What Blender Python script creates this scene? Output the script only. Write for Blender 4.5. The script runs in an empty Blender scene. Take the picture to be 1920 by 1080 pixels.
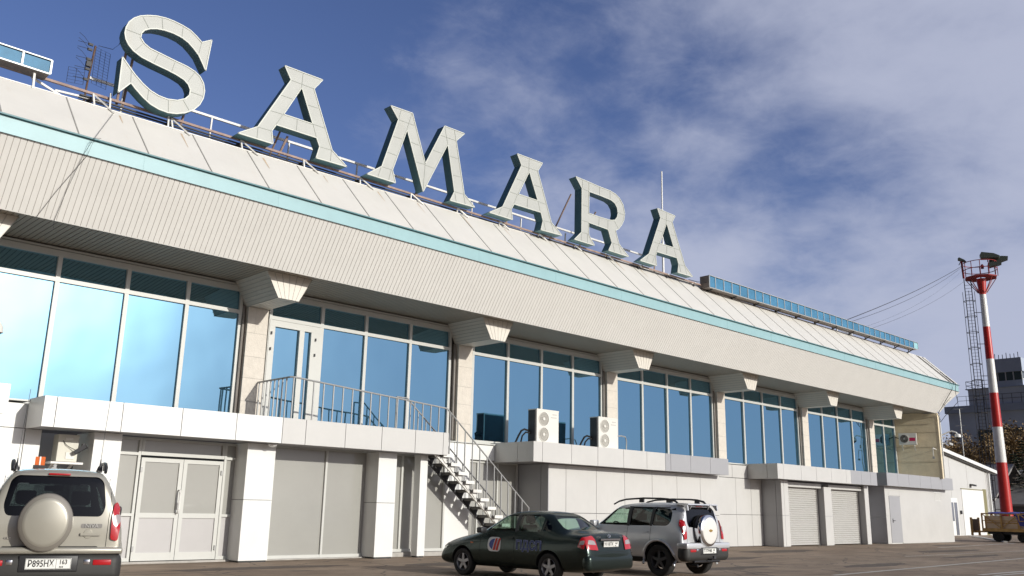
import bpy, bmesh, math, random
from math import sin, cos, pi, radians, hypot, atan2
from mathutils import Vector, Matrix
from mathutils.bvhtree import BVHTree
from mathutils.geometry import tessellate_polygon
random.seed(7)
S = bpy.context.scene
COL = S.collection

# ------------------------------------------------------------------ camera
CAM_H = 1.25
yaw, pitch, roll = 0.76842, 0.242246, 0.0198013
f_ = Vector((sin(yaw)*cos(pitch), cos(yaw)*cos(pitch), sin(pitch)))
r0 = Vector((cos(yaw), -sin(yaw), 0)); u0 = r0.cross(f_)
r_ = r0*cos(roll) + u0*sin(roll); u_ = -r0*sin(roll) + u0*cos(roll)
cam_d = bpy.data.cameras.new('camera'); cam = bpy.data.objects.new('camera', cam_d); COL.objects.link(cam)
cam.matrix_world = Matrix(((r_.x, u_.x, -f_.x, 0), (r_.y, u_.y, -f_.y, 0), (r_.z, u_.z, -f_.z, CAM_H), (0, 0, 0, 1)))
cam_d.sensor_width = 36; cam_d.lens = 1674.93/1920*36; cam_d.clip_start = 0.05; cam_d.clip_end = 6000
S.camera = cam
# ------------------------------------------------------------------ light
SUN = Vector((0.262, -1.4, 0.425)).normalized()
SUN_EL = math.asin(SUN.z); SUN_AZ = atan2(SUN.x, SUN.y)
w = bpy.data.worlds.new('World'); S.world = w; w.use_nodes = True
def build_world():
    nt = w.node_tree; n = nt.nodes; l = nt.links; n.clear()
    out = n.new('ShaderNodeOutputWorld'); bg = n.new('ShaderNodeBackground'); bg.inputs[1].default_value = 0.082
    sky = n.new('ShaderNodeTexSky'); sky.sky_type = 'NISHITA'; sky.sun_disc = False
    sky.sun_elevation = SUN_EL; sky.sun_rotation = SUN_AZ
    sky.air_density = 1.0; sky.dust_density = 0.6; sky.ozone_density = 3.0
    tc = n.new('ShaderNodeTexCoord')
    def M(op, a, b=None, c=None):
        m = n.new('ShaderNodeMath'); m.operation = op
        for i, v in enumerate((a, b, c)):
            if v is None: continue
            if isinstance(v, (int, float)): m.inputs[i].default_value = v
            else: l.new(v, m.inputs[i])
        return m.outputs[0]
    def dot(vec):
        m = n.new('ShaderNodeVectorMath'); m.operation = 'DOT_PRODUCT'; l.new(tc.outputs['Generated'], m.inputs[0]); m.inputs[1].default_value = vec
        return m.outputs['Value']
    sep = n.new('ShaderNodeSeparateXYZ'); l.new(tc.outputs['Generated'], sep.inputs[0])
    # cloud layer: a plane overhead seen in direction space
    zz = M('ADD', M('MAXIMUM', sep.outputs[2], 0.0), 0.22)
    comb = n.new('ShaderNodeCombineXYZ'); l.new(M('DIVIDE', sep.outputs[0], zz), comb.inputs[0]); l.new(M('DIVIDE', sep.outputs[1], zz), comb.inputs[1])
    def noise(scale, detail, rough, off, dist=0.0):
        mp = n.new('ShaderNodeMapping'); mp.inputs['Location'].default_value = off; l.new(comb.outputs[0], mp.inputs[0])
        t = n.new('ShaderNodeTexNoise'); t.inputs['Scale'].default_value = scale; t.inputs['Detail'].default_value = detail
        t.inputs['Roughness'].default_value = rough; t.inputs['Distortion'].default_value = dist; l.new(mp.outputs[0], t.inputs['Vector']); return t.outputs[0]
    n1 = noise(1.5, 6, 0.55, (3.1, 0.4, 0), 0.25); n2 = noise(7.5, 10, 0.66, (1.0, 2.0, 0), 0.35)
    base = M('ADD', M('MULTIPLY', n1, 0.66), M('MULTIPLY', n2, 0.34))
    # the cloud bank lies to the east (right in the photograph)
    bank = M('ADD', M('MULTIPLY', dot((r_.x, r_.y, r_.z)), 0.50), M('MULTIPLY', M('MAXIMUM', M('MULTIPLY', sep.outputs[1], -1.0), 0.0), 0.34))
    v = M('ADD', base, bank)
    mr = n.new('ShaderNodeMapRange'); mr.interpolation_type = 'SMOOTHSTEP'
    mr.inputs['From Min'].default_value = 0.465; mr.inputs['From Max'].default_value = 0.78; mr.inputs['To Max'].default_value = 0.55
    l.new(v, mr.inputs['Value'])
    tint = n.new('ShaderNodeMixRGB'); tint.blend_type = 'MULTIPLY'; tint.inputs[0].default_value = 1; tint.inputs[2].default_value = SKYTINT
    l.new(sky.outputs[0], tint.inputs[1])
    cl = n.new('ShaderNodeMixRGB'); vl = n.new('ShaderNodeMapRange'); vl.interpolation_type = 'SMOOTHSTEP'; vl.inputs['From Min'].default_value = 0.52; vl.inputs['From Max'].default_value = 0.86; vl.inputs['To Max'].default_value = 0.62
    l.new(M('ADD', M('MULTIPLY', dot((r_.x, r_.y, r_.z)), 0.72), n1), vl.inputs['Value'])
    l.new(M('SUBTRACT', 1.0, M('MULTIPLY', M('SUBTRACT', 1.0, mr.outputs[0]), M('SUBTRACT', 1.0, vl.outputs[0]))), cl.inputs[0]); l.new(tint.outputs[0], cl.inputs[1]); cl.inputs[2].default_value = CLOUDCOL
    # thin bright haze round the sun
    sd = M('MAXIMUM', dot(tuple(SUN)), 0.0)
    glow = M('ADD', M('ADD', M('MULTIPLY', M('POWER', sd, 70.0), 52.0), M('MULTIPLY', M('POWER', sd, 16.0), 9.0)), M('MULTIPLY', M('POWER', sd, 6.0), 0.6))
    gc = n.new('ShaderNodeMixRGB'); gc.blend_type = 'ADD'; gc.inputs[0].default_value = 1
    gm = n.new('ShaderNodeMixRGB'); gm.blend_type = 'MULTIPLY'; gm.inputs[0].default_value = 1; gm.inputs[1].default_value = (1, .97, .9, 1)
    l.new(glow, gm.inputs[2]); l.new(cl.outputs[0], gc.inputs[1]); l.new(gm.outputs[0], gc.inputs[2])
    # unseen western sky dimmed, added only to cut fill light on left-facing sides
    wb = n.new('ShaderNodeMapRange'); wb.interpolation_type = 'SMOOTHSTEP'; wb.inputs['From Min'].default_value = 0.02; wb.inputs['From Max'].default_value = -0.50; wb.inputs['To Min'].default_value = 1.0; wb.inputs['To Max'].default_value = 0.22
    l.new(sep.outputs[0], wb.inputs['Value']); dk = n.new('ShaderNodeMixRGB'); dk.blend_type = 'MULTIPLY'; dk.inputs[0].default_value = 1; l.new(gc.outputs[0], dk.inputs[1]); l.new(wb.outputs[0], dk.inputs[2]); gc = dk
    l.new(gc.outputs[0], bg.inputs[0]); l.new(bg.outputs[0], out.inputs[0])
SKYTINT = (1.16, 1.06, 1.38, 1)
CLOUDCOL = (6.3, 6.7, 8.4, 1)
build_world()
sl = bpy.data.lights.new('sun', 'SUN'); sl.energy = 3.5; sl.angle = radians(0.53); sl.color = (1.0, 0.965, 0.88)
so = bpy.data.objects.new('sun', sl); COL.objects.link(so); so.rotation_euler = (-SUN).to_track_quat('-Z', 'Y').to_euler(); so.location = (5, -30, 30)
S.view_settings.view_transform = 'Standard'; S.view_settings.look = 'None'; S.view_settings.exposure = 0.0; S.view_settings.gamma = 1
S.render.engine = 'CYCLES'; S.cycles.max_bounces = 8; S.cycles.transparent_max_bounces = 12

# ------------------------------------------------------------------ materials
MATS = {}
def mat(name, col, rough=0.5, metal=0.0, var=0.0, vscale=3.0, bump=0.0, bscale=20.0, alpha=None, coat=0.0, emis=None, spec=0.5, streak=0.0, strcol=(0.30, 0.2, 0.12), dirt=0.0):
    if name in MATS: return MATS[name]
    m = bpy.data.materials.new(name); m.use_nodes = True; nt = m.node_tree; n = nt.nodes; l = nt.links
    b = n['Principled BSDF']; b.inputs['Base Color'].default_value = (*col, 1); b.inputs['Roughness'].default_value = rough; b.inputs['Metallic'].default_value = metal
    b.inputs['Specular IOR Level'].default_value = spec
    if coat: b.inputs['Coat Weight'].default_value = coat; b.inputs['Coat Roughness'].default_value = 0.04
    tc = n.new('ShaderNodeTexCoord'); last = None
    if var:
        t = n.new('ShaderNodeTexNoise'); t.inputs['Scale'].default_value = vscale; t.inputs['Detail'].default_value = 6; t.inputs['Roughness'].default_value = 0.65
        l.new(tc.outputs['Object'], t.inputs['Vector'])
        mr = n.new('ShaderNodeMapRange'); mr.inputs['From Min'].default_value = 0.3; mr.inputs['From Max'].default_value = 0.7
        mr.inputs['To Min'].default_value = 1-var; mr.inputs['To Max'].default_value = 1+var*0.6; l.new(t.outputs[0], mr.inputs['Value'])
        mx = n.new('ShaderNodeMixRGB'); mx.blend_type = 'MULTIPLY'; mx.inputs[0].default_value = 1; mx.inputs[1].default_value = (*col, 1); l.new(mr.outputs[0], mx.inputs[2])
        last = mx.outputs[0]
    if streak or dirt:
        mp = n.new('ShaderNodeMapping'); mp.inputs['Scale'].default_value = (3.0, 1.2, 0.35) if streak else (1, 1, 1); l.new(tc.outputs['Object'], mp.inputs[0])
        t = n.new('ShaderNodeTexNoise'); t.inputs['Scale'].default_value = 2.2; t.inputs['Detail'].default_value = 8; t.inputs['Roughness'].default_value = 0.7; l.new(mp.outputs[0], t.inputs['Vector'])
        mr = n.new('ShaderNodeMapRange'); mr.inputs['From Min'].default_value = 0.56; mr.inputs['From Max'].default_value = 0.78; mr.inputs['To Max'].default_value = streak or dirt; l.new(t.outputs[0], mr.inputs['Value'])
        mx = n.new('ShaderNodeMixRGB'); l.new(mr.outputs[0], mx.inputs[0]); mx.inputs[2].default_value = (*strcol, 1)
        if last: l.new(last, mx.inputs[1])
        else: mx.inputs[1].default_value = (*col, 1)
        last = mx.outputs[0]
    if last: l.new(last, b.inputs['Base Color'])
    if bump:
        t = n.new('ShaderNodeTexNoise'); t.inputs['Scale'].default_value = bscale; t.inputs['Detail'].default_value = 5; l.new(tc.outputs['Object'], t.inputs['Vector'])
        bm_ = n.new('ShaderNodeBump'); bm_.inputs['Strength'].default_value = bump; bm_.inputs['Distance'].default_value = 0.02; l.new(t.outputs[0], bm_.inputs['Height']); l.new(bm_.outputs[0], b.inputs['Normal'])
    if alpha is not None: b.inputs['Alpha'].default_value = alpha
    if emis: b.inputs['Emission Color'].default_value = (*emis[0], 1); b.inputs['Emission Strength'].default_value = emis[1]
    MATS[name] = m; return m
def glass_mirror(name, tint, base, wav=0.010, wscale=0.7, rough=0.015, fac=0.9):
    """solar-control glass: tinted mirror coat over a dark interior"""
    m = bpy.data.materials.new(name); m.use_nodes = True; nt = m.node_tree; n = nt.nodes; l = nt.links; n.clear()
    out = n.new('ShaderNodeOutputMaterial'); g = n.new('ShaderNodeBsdfGlossy'); g.inputs['Color'].default_value = (*tint, 1); g.inputs['Roughness'].default_value = rough
    d = n.new('ShaderNodeBsdfDiffuse'); d.inputs['Color'].default_value = (*base, 1); mx = n.new('ShaderNodeMixShader'); mx.inputs[0].default_value = fac
    tc = n.new('ShaderNodeTexCoord'); t = n.new('ShaderNodeTexNoise'); t.inputs['Scale'].default_value = wscale; t.inputs['Detail'].default_value = 1.5
    l.new(tc.outputs['Object'], t.inputs['Vector']); b = n.new('ShaderNodeBump'); b.inputs['Strength'].default_value = 1.0; b.inputs['Distance'].default_value = wav
    l.new(t.outputs[0], b.inputs['Height']); l.new(b.outputs[0], g.inputs['Normal'])
    l.new(d.outputs[0], mx.inputs[1]); l.new(g.outputs[0], mx.inputs[2]); l.new(mx.outputs[0], out.inputs[0]); MATS[name] = m; return m
def car_glass(name, tint, refl=0.10):
    m = bpy.data.materials.new(name); m.use_nodes = True; nt = m.node_tree; n = nt.nodes; l = nt.links; n.clear()
    out = n.new('ShaderNodeOutputMaterial'); tr = n.new('ShaderNodeBsdfTransparent'); tr.inputs[0].default_value = (*tint, 1)
    g = n.new('ShaderNodeBsdfGlossy'); g.inputs['Roughness'].default_value = 0.02; lw = n.new('ShaderNodeLayerWeight'); lw.inputs[0].default_value = 0.5; pw = n.new('ShaderNodeMath'); pw.operation = 'POWER'; l.new(lw.outputs['Facing'], pw.inputs[0]); pw.inputs[1].default_value = 4.0; fr = n.new('ShaderNodeMath'); fr.operation = 'MULTIPLY_ADD'; l.new(pw.outputs[0], fr.inputs[0]); fr.inputs[1].default_value = 0.8; fr.inputs[2].default_value = 0.055
    mx = n.new('ShaderNodeMixShader'); l.new(fr.outputs[0], mx.inputs[0]); l.new(tr.outputs[0], mx.inputs[1]); l.new(g.outputs[0], mx.inputs[2]); l.new(mx.outputs[0], out.inputs[0]); MATS[name] = m; return m

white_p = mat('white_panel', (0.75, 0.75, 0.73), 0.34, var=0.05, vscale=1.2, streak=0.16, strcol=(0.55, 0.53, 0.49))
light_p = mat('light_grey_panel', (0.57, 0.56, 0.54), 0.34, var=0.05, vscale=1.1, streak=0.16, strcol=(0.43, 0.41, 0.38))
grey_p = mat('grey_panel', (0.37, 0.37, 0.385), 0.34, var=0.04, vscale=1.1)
dark_gap = mat('dark_gap', (0.05, 0.05, 0.05), 0.8)
cream = mat('cream_sheet', (0.775, 0.76, 0.725), 0.5, var=0.04, vscale=1.5, streak=0.07, strcol=(0.45, 0.36, 0.26))
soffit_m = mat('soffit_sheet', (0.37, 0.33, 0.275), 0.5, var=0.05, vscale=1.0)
roof_m = mat('roof_sheet', (0.67, 0.65, 0.605), 0.5, var=0.05, vscale=1.2, streak=0.22, strcol=(0.58, 0.47, 0.34), bump=0.25, bscale=3.0)
seam_m = mat('roof_seam', (0.30, 0.29, 0.27), 0.7, var=0.2)
band_m = mat('turquoise_paint', (0.29, 0.47, 0.50), 0.45, var=0.07, vscale=1.6, dirt=0.12, strcol=(0.30, 0.45, 0.48))
band_d = mat('teal_edge', (0.09, 0.22, 0.25), 0.5, var=0.1)
stone = mat('stone_slab', (0.63, 0.58, 0.51), 0.7, var=0.10, vscale=7, bump=0.3, bscale=30, dirt=0.18, strcol=(0.42, 0.36, 0.30))
yellow_wall = mat('cream_plaster', (0.70, 0.60, 0.42), 0.8, var=0.12, vscale=2.5, bump=0.3, bscale=12, dirt=0.3, strcol=(0.40, 0.33, 0.24))
frame_m = mat('window_frame_paint', (0.55, 0.55, 0.52), 0.4, var=0.03)
film = mat('filmed_glass', (0.35, 0.345, 0.32), 0.22, var=0.05, vscale=0.8, coat=0.4)
film_lo = mat('grey_infill_board', (0.45, 0.435, 0.43), 0.4, var=0.03)
groove = mat('groove_shadow_gap', (0.52, 0.50, 0.46), 0.9)
bracket_m = mat('bracket_sheet', (0.68, 0.64, 0.57), 0.5, var=0.04)
glass = glass_mirror('blue_mirror_glass', (0.27, 0.50, 0.65), (0.010, 0.03, 0.06), wav=0.020, wscale=0.55)
steel = mat('painted_steel', (0.36, 0.36, 0.355), 0.4, 0.2, var=0.06, vscale=8)
steel_w = mat('white_steel', (0.74, 0.73, 0.70), 0.45, var=0.12, vscale=9, dirt=0.35, strcol=(0.30, 0.16, 0.08))
dark_st = mat('dark_steel', (0.045, 0.045, 0.05), 0.6, 0.2, var=0.2, vscale=4)
rust = mat('rusty_steel', (0.36, 0.26, 0.22), 0.75, 0.1, var=0.3, vscale=6, dirt=0.5, strcol=(0.20, 0.09, 0.045))
letter_f = mat('letter_face_sheet', (0.43, 0.44, 0.415), 0.5, var=0.09, vscale=1.3, streak=0.28, strcol=(0.48, 0.44, 0.34))
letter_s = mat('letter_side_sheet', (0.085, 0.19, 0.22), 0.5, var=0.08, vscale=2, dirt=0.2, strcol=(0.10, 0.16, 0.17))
letter_e = mat('letter_edge_strip', (0.60, 0.62, 0.56), 0.45)
letter_j = mat('letter_joint', (0.33, 0.35, 0.32), 0.7)
black = mat('black_plastic', (0.02, 0.02, 0.022), 0.45)
black_m = mat('matt_black', (0.012, 0.012, 0.013), 0.9)
acw = mat('ac_casing', (0.70, 0.68, 0.63), 0.45, var=0.04)
white = mat('white_paint', (0.80, 0.80, 0.78), 0.4, var=0.03)

# ------------------------------------------------------------------ mesh helpers
ROOTLOC = {}
class MB:
    def __init__(self): self.v = []; self.f = []; self.m = []
    def face(self, pts, mi=0):
        i = len(self.v); self.v += [tuple(p) for p in pts]; self.f.append(tuple(range(i, i+len(pts)))); self.m.append(mi)
    def box(self, x0, x1, y0, y1, z0, z1, mi=0):
        i = len(self.v); self.v += [(x, y, z) for z in (z0, z1) for y in (y0, y1) for x in (x0, x1)]
        for a in ((0, 2, 3, 1), (4, 5, 7, 6), (0, 1, 5, 4), (2, 6, 7, 3), (0, 4, 6, 2), (1, 3, 7, 5)):
            self.f.append(tuple(i+k for k in a)); self.m.append(mi)
    def obox(self, c, ax, ay, az, mi=0):
        """oriented box: centre c, half axis vectors"""
        i = len(self.v); c = Vector(c); ax = Vector(ax); ay = Vector(ay); az = Vector(az)
        self.v += [tuple(c+ax*sx+ay*sy+az*sz) for sz in (-1, 1) for sy in (-1, 1) for sx in (-1, 1)]
        for a in ((0, 2, 3, 1), (4, 5, 7, 6), (0, 1, 5, 4), (2, 6, 7, 3), (0, 4, 6, 2), (1, 3, 7, 5)):
            self.f.append(tuple(i+k for k in a)); self.m.append(mi)
    def bar(self, a, b, w=0.03, h=None, mi=0):
        a = Vector(a); b = Vector(b); d = b-a; L = d.length
        if L < 1e-6: return
        d /= L; up = Vector((0, 0, 1)) if abs(d.z) < 0.95 else Vector((0, 1, 0))
        s = d.cross(up).normalized(); t = s.cross(d)
        self.obox((a+b)/2, d*L/2, s*w/2, t*(h or w)/2, mi)
    def tube(self, pts, r, n=8, mi=0, cap=True):
        pts = [Vector(p) for p in pts]; rings = []
        for k, p in enumerate(pts):
            d = (pts[min(k+1, len(pts)-1)] - pts[max(k-1, 0)]).normalized()
            up = Vector((0, 0, 1)) if abs(d.z) < 0.9 else Vector((1, 0, 0))
            s = d.cross(up).normalized(); t = s.cross(d); rr = r[k] if isinstance(r, (list, tuple)) else r
            i = len(self.v); self.v += [tuple(p+s*cos(2*pi*j/n)*rr+t*sin(2*pi*j/n)*rr) for j in range(n)]; rings.append(i)
        for a, b in zip(rings, rings[1:]):
            for j in range(n): self.f.append((a+j, a+(j+1) % n, b+(j+1) % n, b+j)); self.m.append(mi)
        if cap:
            self.f.append(tuple(rings[0]+j for j in reversed(range(n)))); self.m.append(mi)
            self.f.append(tuple(rings[-1]+j for j in range(n))); self.m.append(mi)
    def lathe(self, c, axis, prof, n=32, mi=0):
        """prof: (distance along axis, radius[, mat])"""
        c = Vector(c); ax = Vector(axis).normalized(); up = Vector((0, 0, 1)) if abs(ax.z) < 0.9 else Vector((1, 0, 0))
        s = ax.cross(up).normalized(); t = s.cross(ax); rings = []
        for p in prof:
            i = len(self.v); self.v += [tuple(c+ax*p[0]+s*cos(2*pi*j/n)*p[1]+t*sin(2*pi*j/n)*p[1]) for j in range(n)]; rings.append(i)
        for k, (a, b) in enumerate(zip(rings, rings[1:])):
            mm = prof[k+1][2] if len(prof[k+1]) > 2 else mi
            for j in range(n): self.f.append((a+j, a+(j+1) % n, b+(j+1) % n, b+j)); self.m.append(mm)
    def prism(self, poly, y0, y1, mi=0, plane='xz'):
        P = (lambda p, y: (p[0], y, p[1])) if plane == 'xz' else ((lambda p, y: (y, p[0], p[1])) if plane == 'yz' else (lambda p, y: (p[0], p[1], y)))
        n = len(poly); i = len(self.v); self.v += [P(p, y0) for p in poly]+[P(p, y1) for p in poly]
        self.f.append(tuple(range(i, i+n))); self.m.append(mi); self.f.append(tuple(range(i+2*n-1, i+n-1, -1))); self.m.append(mi)
        for k in range(n): self.f.append((i+k, i+n+k, i+n+(k+1) % n, i+(k+1) % n)); self.m.append(mi)
    def ribbed(self, p00, p10, p01, p11, pitch, groove=0.012, depth=0.012, mi=0, gmi=None):
        """sheet with grooves running p00->p01, repeated along p00->p10"""
        p00, p10, p01, p11 = map(Vector, (p00, p10, p01, p11)); N = max(1, round((p10-p00).length/pitch)); nn = (p10-p00).cross(p01-p00).normalized()
        g = groove/(p10-p00).length
        for k in range(N):
            t0 = k/N; t1 = (k+1)/N
            row = [(t0, 0), (t1-g, 0), (t1-g, -depth), (t1, -depth), (t1, 0)]
            i = len(self.v)
            for t, d in row: self.v.append(tuple(p00.lerp(p10, t)+nn*d)); self.v.append(tuple(p01.lerp(p11, t)+nn*d))
            for q in range(4): self.f.append((i+2*q, i+2*q+2, i+2*q+3, i+2*q+1)); self.m.append(mi if (q == 0 or gmi is None) else gmi)
    def build(self, name, mats, parent=None, smooth=False, local=False, fix=True):
        if not isinstance(mats, (list, tuple)): mats = [mats]
        v = self.v
        if parent is not None and not local:
            o = ROOTLOC.get(parent.name, Vector((0, 0, 0))); v = [(a[0]-o.x, a[1]-o.y, a[2]-o.z) for a in v]
        me = bpy.data.meshes.new(name); me.from_pydata(v, [], self.f); me.update()
        for m in mats: me.materials.append(m)
        me.polygons.foreach_set('material_index', self.m)
        if fix or smooth:
            bm = bmesh.new(); bm.from_mesh(me)
            if smooth: bmesh.ops.remove_doubles(bm, verts=bm.verts, dist=1e-5)
            if fix: bmesh.ops.recalc_face_normals(bm, faces=bm.faces)
            bm.to_mesh(me); bm.free()
        if smooth:
            me.polygons.foreach_set('use_smooth', [True]*len(me.polygons)); me.set_sharp_from_angle(angle=radians(35))
        ob = bpy.data.objects.new(name, me); COL.objects.link(ob)
        if parent is not None: ob.parent = parent; ROOTLOC[ob.name] = ROOTLOC.get(parent.name, Vector((0, 0, 0)))
        return ob
def tag(o, label=None, cat=None, group=None, kind=None):
    if label: o['label'] = label
    if cat: o['category'] = cat
    if group: o['group'] = group
    if kind: o['kind'] = kind
    return o
def thing(name, label, cat, loc=(0, 0, 0), group=None):
    o = bpy.data.objects.new(name, None); COL.objects.link(o); o.location = loc; ROOTLOC[o.name] = Vector(loc); o.empty_display_size = 0.3
    return tag(o, label, cat, group)
def copy_tree(o, parent=None):
    c = o.copy(); COL.objects.link(c); c.parent = parent
    if parent is not None: c.matrix_parent_inverse = o.matrix_parent_inverse.copy()
    for ch in [x for x in list(COL.objects) if x.parent == o]: copy_tree(ch, c)
    return c
def text_mesh(s, size, depth=0.004, bold=0.0):
    cu = bpy.data.curves.new('lettering', 'FONT'); cu.body = s; cu.size = size; cu.extrude = depth/2; cu.offset = bold; cu.align_x = 'CENTER'; cu.align_y = 'CENTER'; cu.resolution_u = 3
    ob = bpy.data.objects.new('lettering', cu); COL.objects.link(ob); dg = bpy.context.evaluated_depsgraph_get(); dg.update()
    me = bpy.data.meshes.new_from_object(ob.evaluated_get(dg)); COL.objects.unlink(ob); bpy.data.objects.remove(ob); return me
def place_text(name, s, size, m, parent, origin, right, up, depth=0.004, sx=1.0, bold=0.0):
    me = text_mesh(s, size, depth, bold); right = Vector(right).normalized(); up = Vector(up).normalized(); nn = right.cross(up); o = Vector(origin)
    for v in me.vertices: c = v.co.copy(); v.co = o + right*c.x*sx + up*c.y + nn*c.z
    me.materials.clear(); me.materials.append(m); ob = bpy.data.objects.new(name, me); COL.objects.link(ob); ob.parent = parent; return ob
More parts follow.
